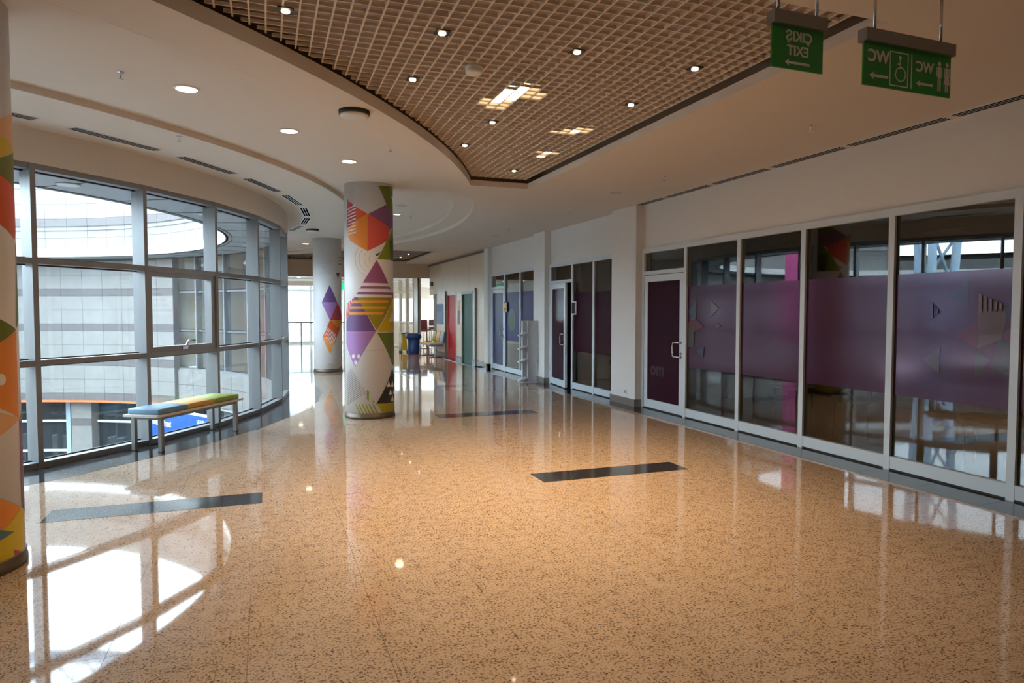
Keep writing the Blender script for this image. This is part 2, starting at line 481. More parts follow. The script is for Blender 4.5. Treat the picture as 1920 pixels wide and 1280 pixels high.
ORD = ['first', 'second', 'third', 'fourth', 'fifth', 'sixth', 'seventh', 'eighth', 'ninth', 'tenth', 'eleventh', 'twelfth']
MURAL = [
 (1,'olive',1,[(23.1,3.314),(87,3.345),(87,2.869),(63.5,2.949),(46.0,3.063)]),
 (1,'white',2,[(67.3,3.196),(87,3.203),(87,3.087)]),
 (1,'violet',1,[(-0.8,2.907),(45.1,3.059),(87,2.862),(87,2.781),(60.2,2.718),(6.6,2.88)]),
 (1,'red',1,[(-1.3,2.903),(61.5,2.719),(53.3,2.613),(46.7,2.545),(-2.7,2.387)]),
 (1,'orange',1,[(-1.3,2.903),(-2.7,2.387),(-46.6,2.537),(-56.8,2.617),(-55.4,2.708),(-28.6,2.817)]),
 (1,'vermilion',1,[(-1.3,2.906),(-28.2,3.002),(-28.6,2.817)]),
 (1,'crimson',1,[(-56.6,3.131),(-28.2,3.002),(-28.6,2.817),(-55.5,2.701),(-59.4,2.703)]),
 (1,'white',3,[(-55.6,2.983),(-55.6,2.972),(-29.2,3.023),(-29.2,3.041)]),
 (1,'white',3,[(-55.7,2.939),(-55.8,2.929),(-29.3,2.976),(-29.3,2.993)]),
 (1,'white',3,[(-55.9,2.896),(-55.9,2.885),(-29.4,2.928),(-29.4,2.946)]),
 (1,'white',3,[(-56.0,2.852),(-56.1,2.841),(-29.5,2.881),(-29.5,2.898)]),
 (1,'white',3,[(-56.2,2.808),(-56.2,2.798),(-29.6,2.833),(-29.5,2.851)]),
 (1,'white',3,[(-56.3,2.765),(-56.3,2.754),(-29.7,2.786),(-29.6,2.803)]),
 (1,'white',3,[(-56.5,2.721),(-56.5,2.71),(-29.8,2.738),(-29.7,2.756)]),
 (1,'white',3,[(-56.6,2.677),(-56.6,2.667),(-29.9,2.691),(-29.8,2.708)]),
 (1,'white',3,[(-56.7,2.633),(-56.8,2.623),(-29.9,2.643),(-29.9,2.66)]),
 (1,'pale',3,[(-49.9,3.26),(-50.0,3.25),(-33.6,3.287),(-33.6,3.3)]),
 (1,'pale',3,[(-50.0,3.217),(-50.1,3.207),(-33.7,3.244),(-33.7,3.257)]),
 (1,'pale',3,[(-50.2,3.173),(-50.2,3.163),(-33.8,3.201),(-33.8,3.214)]),
 (1,'pale',3,[(-50.3,3.13),(-50.3,3.12),(-33.9,3.158),(-33.9,3.17)]),
 (1,'pale',3,[(-50.4,3.086),(-50.4,3.077),(-34.0,3.115),(-34.0,3.127)]),
 (1,'leaf',1,[(87,2.799),(87,2.28),(19.1,2.276),(45.8,2.547),(62.7,2.686)]),
 (1,'darkgreen',2,[(55.2,2.552),(87,2.631),(87,2.28),(62.8,2.275)]),
 (1,'navy',1,[(15.0,2.339),(30.0,2.391),(19.7,2.318)]),
 (1,'plum',1,[(17.8,2.268),(50.4,1.938),(-14.3,1.941)]),
 (1,'plum',1,[(-17.3,1.895),(54.7,1.896),(60.3,1.861),(-22.1,1.86)]),
 (1,'plum',1,[(-25.3,1.815),(68.9,1.811),(67.1,1.775),(-30.6,1.78)]),
 (1,'darkolive',2,[(-27.2,1.735),(68.6,1.736),(16.4,1.263)]),
 (1,'purple',1,[(-34.9,1.743),(-25.7,1.735),(14.3,1.259),(14.3,1.251),(-68.2,1.247),(-67.4,1.403),(-54.8,1.487),(-40.2,1.661)]),
 (1,'tangerine',3,[(-37.5,1.695),(54.8,1.698),(49.0,1.658),(-40.2,1.654)]),
 (1,'tangerine',3,[(-44.0,1.611),(44.8,1.612),(40.1,1.572),(-49.0,1.572)]),
 (1,'tangerine',3,[(-51.2,1.53),(35.7,1.53),(32.3,1.491),(-53.6,1.489)]),
 (1,'red',2,[(-33.3,1.747),(-45.6,1.702),(-59.4,1.653),(-66.8,1.52),(-67.3,1.419),(-53.6,1.491),(-40.2,1.661)]),
 (1,'white',3,[(-45.2,1.711),(-43.3,1.715),(-41.6,1.657),(-43.5,1.654)]),
 (1,'white',3,[(-51.9,1.674),(-50.2,1.678),(-48.4,1.578),(-50.0,1.572)]),
 (1,'white',3,[(-60.0,1.645),(-58.3,1.649),(-56.7,1.52),(-58.8,1.512)]),
 (1,'yellow',1,[(18.5,1.259),(68.6,1.723),(87,1.665),(87,1.235),(21.3,1.248)]),
 (1,'white',2,[(68.0,1.562),(87,1.399),(50.6,1.389)]),
 (1,'crimson',1,[(68.9,1.808),(87,1.828),(87,1.665),(70.8,1.723)]),
 (1,'lilac',1,[(-68.2,1.245),(14.3,1.248),(-35.9,0.743),(-69.1,1.075)]),
 (1,'white',2,[(-35.9,0.9),(-36.8,0.882),(-39.1,0.87),(-42.1,0.869),(-44.6,0.88),(-45.5,0.898),(-44.5,0.916),(-41.9,0.928),(-39.0,0.929),(-36.7,0.918)]),
 (1,'white',2,[(-22.1,0.902),(-22.9,0.883),(-24.8,0.872),(-27.3,0.872),(-29.3,0.883),(-30.1,0.901),(-29.3,0.919),(-27.2,0.93),(-24.7,0.931),(-22.8,0.92)]),
 (1,'white',2,[(-29.7,0.812),(-30.5,0.794),(-32.6,0.782),(-35.3,0.782),(-37.6,0.792),(-38.4,0.81),(-37.5,0.829),(-35.2,0.84),(-32.5,0.841),(-30.4,0.83)]),
 (1,'pale',2,[(-7.6,0.902),(-8.4,0.884),(-10.5,0.873),(-13.0,0.873),(-15.0,0.884),(-15.8,0.902),(-14.9,0.92),(-12.9,0.931),(-10.4,0.931),(-8.4,0.92)]),
 (1,'moss',1,[(17.8,1.232),(87,1.233),(87,0.76),(66.2,0.747)]),
 (1,'charcoal',1,[(66.1,0.715),(87,0.519),(87,0.208),(14.0,0.22)]),
 (1,'white',2,[(49.3,0.535),(55.6,0.448),(41.8,0.448)]),
 (1,'white',2,[(65.5,0.533),(75.7,0.431),(57.3,0.443)]),
 (1,'white',2,[(55.5,0.409),(63.2,0.332),(49.9,0.333)]),
 (1,'white',2,[(64.8,0.319),(76.2,0.222),(56.8,0.234)]),
 (1,'white',2,[(75.4,0.391),(87,0.325),(67.5,0.334)]),
 (1,'darkolive',1,[(13.4,0.216),(87,0.206),(87,0.018),(30.8,0.045),(19.8,0.182)]),
 (1,'leaf',1,[(-37.0,0.214),(-33.2,0.216),(-18.9,0.053),(-22.9,0.053)]),
 (1,'leaf',1,[(-28.4,0.217),(-24.9,0.218),(-11.5,0.054),(-15.3,0.054)]),
 (1,'leaf',1,[(-20.2,0.218),(-16.9,0.219),(-4.0,0.053),(-7.7,0.054)]),
 (1,'leaf',1,[(-12.2,0.219),(-9.1,0.219),(3.7,0.052),(-0.0,0.053)]),
 (1,'leaf',1,[(-4.1,0.219),(-1.0,0.218),(11.8,0.049),(8.1,0.051)]),
 (1,'leaf',1,[(4.9,0.217),(8.1,0.216),(21.4,0.045),(17.4,0.047)]),
 (1,'leaf',1,[(-6.9,0.429),(-2.4,0.394),(-2.8,0.266),(-7.7,0.29)]),
 (1,'leaf',1,[(6.5,0.292),(9.8,0.237),(5.8,0.234)]),
 (1,'charcoal',2,[(-65.2,0.64),(-65.2,0.635),(-46.9,0.717),(-46.8,0.721)]),
 (1,'charcoal',2,[(-65.3,0.613),(-65.4,0.607),(-43.8,0.696),(-43.8,0.701)]),
 (1,'charcoal',2,[(-65.5,0.585),(-65.5,0.579),(-40.9,0.675),(-40.9,0.68)]),
 (1,'charcoal',2,[(-65.6,0.557),(-65.6,0.551),(-38.2,0.654),(-38.2,0.658)]),
 (1,'charcoal',2,[(-65.7,0.529),(-65.7,0.523),(-35.5,0.633),(-35.5,0.637)]),
 (1,'charcoal',2,[(-65.8,0.501),(-65.9,0.495),(-33.0,0.611),(-33.0,0.616)]),
 (1,'charcoal',2,[(-66.0,0.473),(-66.0,0.467),(-30.5,0.59),(-30.5,0.595)]),
 (1,'charcoal',2,[(-66.1,0.445),(-66.1,0.439),(-28.1,0.569),(-28.1,0.574)]),
 (1,'charcoal',2,[(-66.2,0.417),(-66.3,0.411),(-25.8,0.548),(-25.7,0.552)]),
 (1,'charcoal',2,[(-66.4,0.388),(-66.4,0.383),(-23.5,0.526),(-23.4,0.531)]),
 (1,'charcoal',2,[(-66.5,0.36),(-66.5,0.355),(-21.2,0.505),(-21.2,0.509)]),
 (1,'charcoal',2,[(-66.6,0.332),(-66.6,0.327),(-19.0,0.483),(-19.0,0.488)]),
 (1,'charcoal',2,[(-66.8,0.304),(-66.8,0.299),(-16.8,0.461),(-16.8,0.466)]),
 (1,'charcoal',2,[(-66.9,0.276),(-66.9,0.271),(-14.6,0.44),(-14.6,0.444)]),
 (1,'charcoal',2,[(-67.0,0.248),(-67.0,0.243),(-12.5,0.418),(-12.4,0.423)]),
 (1,'charcoal',2,[(-67.2,0.22),(-67.2,0.214),(-10.3,0.396),(-10.3,0.401)]),
 (1,'charcoal',2,[(-67.3,0.192),(-67.3,0.186),(-8.2,0.375),(-8.2,0.379)]),
 (1,'taupe',2,[(5.0,2.224),(3.0,2.233),(3.8,2.233),(5.8,2.224)]),
 (1,'taupe',2,[(3.0,2.233),(1.4,2.246),(2.2,2.246),(3.8,2.233)]),
 (1,'taupe',2,[(1.4,2.246),(0.4,2.26),(1.2,2.26),(2.2,2.246)]),
 (1,'taupe',2,[(0.4,2.26),(-0.0,2.276),(0.8,2.276),(1.2,2.26)]),
 (1,'taupe',2,[(-0.0,2.276),(0.2,2.292),(1.0,2.292),(0.8,2.276)]),
 (1,'taupe',2,[(0.2,2.292),(1.1,2.308),(1.9,2.308),(1.0,2.292)]),
 (1,'taupe',2,[(1.1,2.308),(2.5,2.321),(3.3,2.321),(1.9,2.308)]),
 (1,'taupe',2,[(2.5,2.321),(4.4,2.332),(5.2,2.332),(3.3,2.321)]),
 (1,'taupe',2,[(-0.8,2.161),(-5.0,2.181),(-4.2,2.181),(0.0,2.161)]),
 (1,'taupe',2,[(-5.0,2.181),(-8.3,2.208),(-7.5,2.208),(-4.2,2.181)]),
 (1,'taupe',2,[(-8.3,2.208),(-10.5,2.239),(-9.7,2.239),(-7.5,2.208)]),
 (1,'taupe',2,[(-10.5,2.239),(-11.4,2.272),(-10.6,2.272),(-9.7,2.239)]),
 (1,'taupe',2,[(-11.4,2.272),(-10.9,2.306),(-10.1,2.306),(-10.6,2.272)]),
 (1,'taupe',2,[(-10.9,2.306),(-9.0,2.339),(-8.2,2.339),(-10.1,2.306)]),
 (1,'taupe',2,[(-9.0,2.339),(-6.0,2.367),(-5.2,2.367),(-8.2,2.339)]),
 (1,'taupe',2,[(-6.0,2.367),(-2.0,2.39),(-1.2,2.39),(-5.2,2.367)]),
 (1,'taupe',2,[(-6.5,2.099),(-13.1,2.13),(-12.3,2.13),(-5.7,2.099)]),
 (1,'taupe',2,[(-13.1,2.13),(-18.3,2.171),(-17.5,2.171),(-12.3,2.13)]),
 (1,'taupe',2,[(-18.3,2.171),(-21.8,2.219),(-21.0,2.218),(-17.5,2.171)]),
 (1,'taupe',2,[(-21.8,2.219),(-23.2,2.27),(-22.4,2.27),(-21.0,2.218)]),
 (1,'taupe',2,[(-23.2,2.27),(-22.4,2.322),(-21.6,2.322),(-22.4,2.27)]),
 (1,'taupe',2,[(-22.4,2.322),(-19.5,2.37),(-18.6,2.37),(-21.6,2.322)]),
 (1,'taupe',2,[(-19.5,2.37),(-14.7,2.413),(-13.8,2.413),(-18.6,2.37)]),
 (1,'taupe',2,[(-14.7,2.413),(-8.4,2.448),(-7.6,2.448),(-13.8,2.413)]),
 (1,'taupe',2,[(-11.2,2.049),(-19.8,2.089),(-18.9,2.089),(-10.4,2.049)]),
 (1,'taupe',2,[(-19.8,2.089),(-26.8,2.142),(-25.9,2.142),(-18.9,2.089)]),
 (1,'taupe',2,[(-26.8,2.142),(-31.6,2.203),(-30.7,2.203),(-25.9,2.142)]),
 (1,'taupe',2,[(-31.6,2.203),(-33.6,2.269),(-32.6,2.269),(-30.7,2.203)]),
 (1,'taupe',2,[(-33.6,2.269),(-32.4,2.335),(-31.5,2.335),(-32.6,2.269)]),
 (1,'taupe',2,[(-32.4,2.335),(-28.3,2.397),(-27.4,2.397),(-31.5,2.335)]),
 (1,'taupe',2,[(-28.3,2.397),(-21.8,2.451),(-21.0,2.451),(-27.4,2.397)]),
 (1,'taupe',2,[(-21.8,2.451),(-13.6,2.495),(-12.8,2.495),(-21.0,2.451)]),
 (2,'purple',1,[(8.8,2.189),(42.5,1.753),(-23.7,1.751)]),
 (2,'lilac',1,[(-23.7,1.745),(43.7,1.747),(8.5,1.314)]),
 (2,'crimson',2,[(43.7,1.747),(77.7,1.428),(76.6,1.309),(8.5,1.314),(26.0,1.533)]),
 (2,'vermilion',1,[(8.5,1.308),(-22.0,0.876),(36.7,0.87),(76.5,1.294)]),
 (2,'orange',2,[(13.2,1.308),(82.5,1.309),(70.3,1.161),(37.2,1.121)]),
 (2,'orange',1,[(-22.0,0.87),(38.4,0.87),(7.8,0.449)]),
 (2,'white',3,[(-16.9,0.963),(-14.5,0.975),(0.3,1.133),(-2.1,1.133)]),
 (2,'white',3,[(-12.7,0.917),(-10.4,0.928),(4.4,1.109),(2.1,1.109)]),
 (2,'white',3,[(-8.6,0.87),(-6.2,0.881),(8.5,1.085),(6.2,1.086)]),
 (2,'white',3,[(-4.5,0.823),(-2.2,0.834),(12.7,1.062),(10.4,1.062)]),
 (2,'white',3,[(-0.4,0.776),(1.9,0.787),(17.0,1.038),(14.6,1.038)]),
 (2,'white',3,[(3.6,0.729),(6.0,0.74),(21.4,1.014),(18.9,1.014)]),
 (2,'white',3,[(7.7,0.681),(10.1,0.693),(25.9,0.99),(23.4,0.99)]),
 (2,'white',3,[(11.9,0.634),(14.3,0.645),(30.7,0.966),(28.0,0.966)]),
 (2,'white',3,[(16.1,0.586),(18.6,0.597),(35.7,0.941),(32.8,0.942)]),
 (2,'navy',1,[(38.1,2.494),(62.0,2.501),(48.1,2.356)]),
 (2,'leaf',1,[(56.0,2.902),(87,2.918),(87,2.891),(51.1,2.873)]),
 (2,'leaf',1,[(55.7,2.814),(87,2.829),(87,2.802),(50.8,2.785)]),
 (2,'leaf',1,[(55.4,2.734),(87,2.748),(87,2.722),(50.6,2.706)]),
 (2,'orange',1,[(87,0.318),(83.7,0.05),(49.5,0.023)]),
 (2,'taupe',2,[(-4.1,0.084),(-3.0,0.109),(-3.0,0.1),(-4.1,0.075)]),
 (2,'taupe',2,[(-3.0,0.109),(-0.2,0.129),(-0.2,0.12),(-3.0,0.1)]),
 (2,'taupe',2,[(-0.2,0.129),(4.0,0.139),(3.9,0.131),(-0.2,0.12)]),
 (2,'taupe',2,[(4.0,0.139),(8.5,0.139),(8.5,0.13),(3.9,0.131)]),
 (2,'taupe',2,[(8.5,0.139),(12.7,0.126),(12.7,0.118),(8.5,0.13)]),
 (2,'taupe',2,[(12.7,0.126),(15.6,0.105),(15.5,0.097),(12.7,0.118)]),
 (2,'taupe',2,[(15.6,0.105),(16.6,0.08),(16.5,0.071),(15.5,0.097)]),
 (2,'taupe',2,[(-10.6,0.084),(-8.9,0.125),(-8.9,0.117),(-10.6,0.075)]),
 (2,'taupe',2,[(-8.9,0.125),(-4.1,0.158),(-4.2,0.149),(-8.9,0.117)]),
 (2,'taupe',2,[(-4.1,0.158),(2.6,0.176),(2.6,0.167),(-4.2,0.149)]),
 (2,'taupe',2,[(2.6,0.176),(10.1,0.174),(10.0,0.166),(2.6,0.167)]),
 (2,'taupe',2,[(10.1,0.174),(16.9,0.154),(16.9,0.146),(10.0,0.166)]),
 (2,'taupe',2,[(16.9,0.154),(21.8,0.12),(21.8,0.111),(16.9,0.146)]),
 (2,'taupe',2,[(21.8,0.12),(23.5,0.078),(23.5,0.069),(21.8,0.111)]),
 (2,'taupe',2,[(-18.3,0.084),(-15.7,0.144),(-15.7,0.135),(-18.3,0.075)]),
 (2,'taupe',2,[(-15.7,0.144),(-8.7,0.192),(-8.7,0.183),(-15.7,0.135)]),
 (2,'taupe',2,[(-8.7,0.192),(1.0,0.217),(1.0,0.208),(-8.7,0.183)]),
 (2,'taupe',2,[(1.0,0.217),(11.8,0.215),(11.8,0.207),(1.0,0.208)]),
 (2,'taupe',2,[(11.8,0.215),(21.9,0.186),(21.9,0.177),(11.8,0.207)]),
 (2,'taupe',2,[(21.9,0.186),(29.3,0.136),(29.3,0.127),(21.9,0.177)]),
 (2,'taupe',2,[(29.3,0.136),(32.0,0.075),(32.0,0.066),(29.3,0.127)]),
 (2,'taupe',2,[(3.2,2.673),(5.5,2.673),(5.5,2.659),(3.2,2.659)]),
 (2,'taupe',2,[(0.8,2.65),(3.1,2.65),(3.1,2.635),(0.8,2.635)]),
 (2,'taupe',2,[(3.7,2.722),(6.0,2.722),(6.0,2.708),(3.7,2.707)]),
 (2,'taupe',2,[(6.5,2.626),(8.9,2.626),(8.8,2.612),(6.5,2.612)]),
 (2,'taupe',2,[(-3.1,2.684),(-0.8,2.685),(-0.8,2.67),(-3.1,2.67)]),
 (2,'taupe',2,[(9.4,2.715),(11.8,2.716),(11.8,2.701),(9.4,2.701)]),
 (2,'taupe',2,[(1.0,2.591),(3.3,2.591),(3.3,2.577),(1.0,2.577)]),
 (2,'taupe',2,[(-0.5,2.754),(1.8,2.754),(1.7,2.739),(-0.6,2.739)]),
 (2,'taupe',2,[(11.8,2.641),(14.2,2.641),(14.2,2.627),(11.8,2.626)]),
 (2,'taupe',2,[(-5.8,2.633),(-3.5,2.633),(-3.5,2.618),(-5.8,2.618)]),
 (2,'taupe',2,[(7.8,2.773),(10.1,2.773),(10.1,2.759),(7.7,2.758)]),
 (2,'taupe',2,[(6.2,2.564),(8.6,2.565),(8.5,2.55),(6.2,2.55)]),
 (2,'taupe',2,[(-6.3,2.732),(-4.0,2.732),(-4.0,2.718),(-6.3,2.718)]),
 (2,'taupe',2,[(14.8,2.702),(17.2,2.702),(17.2,2.688),(14.8,2.687)]),
 (2,'taupe',2,[(-3.9,2.567),(-1.6,2.567),(-1.6,2.552),(-3.9,2.552)]),
 (2,'taupe',2,[(1.9,2.805),(4.2,2.806),(4.2,2.791),(1.9,2.791)]),
 (2,'taupe',2,[(13.0,2.585),(15.4,2.586),(15.4,2.571),(13.0,2.571)]),
 (2,'taupe',2,[(-10.1,2.666),(-7.8,2.666),(-7.8,2.652),(-10.1,2.652)]),
 (2,'taupe',2,[(13.3,2.778),(15.6,2.779),(15.6,2.764),(13.2,2.764)]),
 (2,'taupe',2,[(2.3,2.523),(4.6,2.523),(4.6,2.508),(2.3,2.508)]),
 (2,'taupe',2,[(-5.8,2.791),(-3.5,2.791),(-3.5,2.776),(-5.8,2.776)]),
 (2,'taupe',2,[(18.2,2.654),(20.6,2.655),(20.6,2.64),(18.1,2.64)]),
 (2,'taupe',2,[(-9.4,2.58),(-7.1,2.58),(-7.1,2.565),(-9.4,2.565)]),
 (2,'taupe',2,[(7.0,2.835),(9.3,2.836),(9.3,2.821),(6.9,2.821)]),
 (2,'taupe',2,[(10.9,2.527),(13.2,2.528),(13.2,2.513),(10.8,2.513)]),
 (2,'taupe',2,[(-12.1,2.725),(-9.7,2.725),(-9.8,2.71),(-12.1,2.71)]),
 (2,'taupe',2,[(18.7,2.75),(21.1,2.75),(21.1,2.736),(18.6,2.735)]),
 (2,'taupe',2,[(-3.6,2.507),(-1.3,2.507),(-1.3,2.493),(-3.6,2.493)]),
 (2,'taupe',2,[(-2.2,2.844),(0.1,2.845),(0.1,2.83),(-2.2,2.83)]),
 (2,'taupe',2,[(18.8,2.589),(21.3,2.59),(21.2,2.575),(18.8,2.574)]),
 (2,'taupe',2,[(-14.1,2.624),(-11.7,2.624),(-11.7,2.61),(-14.1,2.61)]),
 (2,'taupe',2,[(13.4,2.836),(15.8,2.837),(15.8,2.822),(13.4,2.822)]),
 (2,'taupe',2,[(5.9,2.481),(8.3,2.481),(8.2,2.467),(5.9,2.466)]),
 (2,'taupe',2,[(-11.2,2.793),(-8.9,2.794),(-8.9,2.779),(-11.2,2.779)]),
 (2,'taupe',2,[(22.6,2.693),(25.2,2.694),(25.1,2.679),(22.6,2.679)]),
 (2,'taupe',2,[(-10.1,2.522),(-7.7,2.522),(-7.8,2.508),(-10.1,2.508)]),
 (2,'taupe',2,[(3.7,2.88),(6.1,2.881),(6.0,2.866),(3.7,2.866)]),
 (2,'taupe',2,[(16.3,2.519),(18.8,2.52),(18.7,2.505),(16.3,2.505)]),
 (2,'taupe',2,[(-16.7,2.692),(-14.3,2.692),(-14.4,2.677),(-16.8,2.677)]),
 (2,'taupe',2,[(20.0,2.806),(22.5,2.807),(22.4,2.793),(19.9,2.792)]),
 (0,'peach',1,[(33.2,2.606),(86.0,2.767),(86.0,2.525),(33.2,2.606)]),
 (0,'orange',1,[(86.0,2.767),(85.6,2.658),(85.6,2.575),(86.0,2.525)]),
 (0,'yellow',2,[(33.2,2.602),(86.0,2.525),(32.1,2.394)]),
 (0,'olive',1,[(32.1,2.394),(86.0,2.523),(86.0,2.282),(31.9,2.366)]),
 (0,'slate',1,[(86.0,2.523),(85.7,2.437),(85.7,2.338),(86.0,2.282)]),
 (0,'vermilion',1,[(31.9,2.366),(86.0,2.282),(85.6,2.339),(85.7,2.032),(74.7,1.978),(30.5,2.105)]),
 (0,'moss',1,[(77.3,1.969),(85.7,1.907),(85.8,1.499),(69.6,1.437)]),
 (0,'olive',1,[(24.6,1.554),(69.6,1.435),(23.3,1.308)]),
 (0,'orange',1,[(23.3,1.308),(69.6,1.432),(69.8,0.893),(22.0,1.037)]),
 (0,'white',2,[(49.5,1.144),(48.3,1.124),(45.5,1.113),(42.5,1.115),(40.2,1.129),(39.4,1.15),(40.4,1.17),(42.9,1.181),(46.0,1.179),(48.6,1.165)]),
 (0,'peach',1,[(22.8,0.996),(70.1,0.894),(21.7,0.77)]),
 (0,'leaf',1,[(73.3,0.896),(85.8,0.958),(85.8,0.842),(79.5,0.868)]),
 (0,'violet',1,[(70.1,0.894),(85.8,0.842),(85.8,0.566),(86.1,0.51),(85.8,0.476),(85.9,0.387),(68.7,0.35)]),
 (0,'navy',1,[(85.9,0.387),(85.9,0.288),(69.5,0.349)]),
 (0,'orange',1,[(20.4,0.512),(66.9,0.354),(42.7,0.266),(19.5,0.326)]),
 (0,'yellow',1,[(66.9,0.349),(75.4,0.326),(70.5,0.069),(18.3,0.082),(19.4,0.31),(42.7,0.266)]),
 (0,'teal',2,[(19.5,0.318),(54.0,0.226),(18.8,0.188)]),
 (0,'crimson',2,[(52.2,0.122),(78.9,0.039),(53.6,0.05)]),
]
FILM_PRINT = [
 ('teal',0,[(4.411,1.687),(4.219,1.834),(4.218,1.578)]),
 ('yellow',1,[(4.135,1.703),(3.873,1.581),(3.927,1.311),(4.12,1.23)]),
 ('red',2,[(4.327,1.322),(4.127,1.45),(4.12,1.23)]),
 ('red',3,[(3.924,1.347),(3.769,1.487),(3.769,1.228)]),
 ('green',4,[(4.142,1.214),(4.007,1.139),(4.139,0.97)]),
 ('green',5,[(3.948,1.31),(3.777,1.227),(3.781,0.991),(4.005,1.069)]),
 ('olive',6,[(4.64,1.096),(4.464,1.224),(4.469,0.979)]),
 ('blue',7,[(3.826,1.831),(3.769,1.793),(3.822,1.754)]),
 ('slate',8,[(3.937,1.609),(3.772,1.698),(3.766,1.508),(3.869,1.455)]),
 ('teal',9,[(8.349,1.531),(8.166,1.73),(8.183,1.374)]),
 ('olive',10,[(7.851,1.697),(7.668,1.584),(7.846,1.454)]),
 ('red',11,[(8.525,1.323),(8.521,1.127),(7.989,1.328),(8.203,1.44)]),
 ('olive',12,[(8.51,1.211),(8.202,1.403),(8.226,1.036),(8.506,1.022)]),
 ('olive',13,[(7.702,1.383),(7.618,1.343),(7.701,1.306)]),
 ('teal',14,[(8.15,0.985),(7.983,1.049),(7.992,0.904)]),
 ('dark',15,[(4.56,1.627),(4.544,1.62),(4.54,1.484),(4.555,1.479)]),
 ('dark',16,[(4.533,1.599),(4.518,1.591),(4.515,1.503),(4.53,1.498)]),
 ('dark',17,[(4.507,1.57),(4.492,1.563),(4.491,1.521),(4.506,1.517)]),
 ('dark',18,[(4.481,1.542),(4.466,1.535),(4.466,1.54),(4.481,1.535)]),
 ('pale',19,[(4.117,1.694),(4.097,1.685),(4.092,1.538),(4.112,1.538)]),
 ('pale',20,[(4.072,1.673),(4.052,1.664),(4.048,1.543),(4.068,1.539)]),
 ('pale',21,[(4.028,1.653),(4.008,1.644),(4.005,1.547),(4.024,1.539)]),
 ('pale',22,[(3.984,1.633),(3.965,1.624),(3.963,1.552),(3.981,1.539)]),
 ('pale',23,[(3.941,1.613),(3.922,1.605),(3.92,1.556),(3.939,1.539)]),
]

# ------------------------------------------------------------------ the setting
CX, CY = -8.1, 13.84            # centre of the round courtyard; the corridor runs around it
R_GLASS = 8.51                  # room face of the curved glass wall
CEIL, TRAY, SIDE = 3.23, 3.36, 3.30   # main ceiling, raised ring, ceiling along the glass
SHOP_X = 5.72                   # shop fronts
RIMS = ((-9.143, 13.454, 12.61), (CX, CY, 11.78))   # curved edges of the two grid openings: centre and radius
Y_BACK, Y_CROSS, Y_END = -7.0, 24.6, 33.5

def pol(r, deg):
    t = math.radians(deg)
    return (CX + r * math.cos(t), CY + r * math.sin(t))

def arc_x(r, y):
    d = r * r - (y - CY) ** 2
    return CX + math.sqrt(d) if d > 0 else None

def rim_x(gi, y, inset=0.0):
    cx, cy, r = RIMS[gi]
    d = (r - inset) ** 2 - (y - cy) ** 2
    return cx + math.sqrt(d) if d > 0 else None

def arc_wall(b, r, a0, a1, z0, z1, step=2.0, thick=0.0):
    n = max(1, int(round((a1 - a0) / step)))
    for i in range(n):
        p, q = pol(r, a0 + (a1 - a0) * i / n), pol(r, a0 + (a1 - a0) * (i + 1) / n)
        if thick:
            p2, q2 = pol(r + thick, a0 + (a1 - a0) * i / n), pol(r + thick, a0 + (a1 - a0) * (i + 1) / n)
            b.prism([p, q, q2, p2], z0, z1)
        else:
            b.face([(p[0], p[1], z0), (q[0], q[1], z0), (q[0], q[1], z1), (p[0], p[1], z1)], True)
    return b

def ring(b, r0, r1, a0, a1, z, step=2.0):
    n = max(1, int(round((a1 - a0) / step)))
    for i in range(n):
        s, e = a0 + (a1 - a0) * i / n, a0 + (a1 - a0) * (i + 1) / n
        p, q, u, w = pol(r0, s), pol(r1, s), pol(r1, e), pol(r0, e)
        b.face([(p[0], p[1], z), (q[0], q[1], z), (u[0], u[1], z), (w[0], w[1], z)])
    return b

# --- floor: one slab around the courtyard, polished granite tiles laid on it
b = MB()
n = 180
X0, X1, Y0, Y1 = -21.0, 9.6, Y_BACK, Y_END
def to_rect(deg):
    t = math.radians(deg)
    c, s = math.cos(t), math.sin(t)
    k = min(((X1 - CX) / c) if c > 1e-9 else ((X0 - CX) / c) if c < -1e-9 else 1e9,
            ((Y1 - CY) / s) if s > 1e-9 else ((Y0 - CY) / s) if s < -1e-9 else 1e9)
    return (CX + k * c, CY + k * s)
angs = sorted(set([-180 + 360 * i / n for i in range(n + 1)] +
                  [math.degrees(math.atan2(y - CY, x - CX)) for x in (X0, X1) for y in (Y0, Y1)]))
for s, e in zip(angs, angs[1:]):
    p, q, u, w = pol(R_GLASS - 0.16, s), to_rect(s), to_rect(e), pol(R_GLASS - 0.16, e)
    b.face([(p[0], p[1], -0.012), (q[0], q[1], -0.012), (u[0], u[1], -0.012), (w[0], w[1], -0.012)])
    b.face([(p[0], p[1], -0.70), (q[0], q[1], -0.70), (u[0], u[1], -0.70), (w[0], w[1], -0.70)])
    b.face([(p[0], p[1], -0.70), (w[0], w[1], -0.70), (w[0], w[1], -0.012), (p[0], p[1], -0.012)])
floor = tag(b.build('floor', M['granite']), 'polished orange granite floor of the long curving corridor', 'floor', kind='structure')
TS = 0.6
tile_bm = MB().box(-TS / 2 + 0.0009, TS / 2 - 0.0009, -TS / 2 + 0.0009, TS / 2 - 0.0009, -0.010, 0.0)
tile_mesh = tile_bm.mesh('tile', M['granite'])
rest = MB()
count = 0
spots_t = []
for i in range(-20, 11):
    for j in range(-12, 57):
        x, y = -0.10 + TS * i - 0.3, 0.43 + TS * j + 0.3
        if x > 5.6 or math.hypot(x - CX, y - CY) < 8.75 or y > Y_END - 0.3 or y < Y_BACK + 0.3:
            continue
        depth = x * fw.x + y * fw.y
        lat = x * rt.x + y * rt.y
        seen = depth > 1.5 and abs(lat) < depth * 0.80 + 0.5 and math.hypot(x - CX, y - CY) > 8.9
        spots_t.append((0 if seen else 1, depth, x, y))
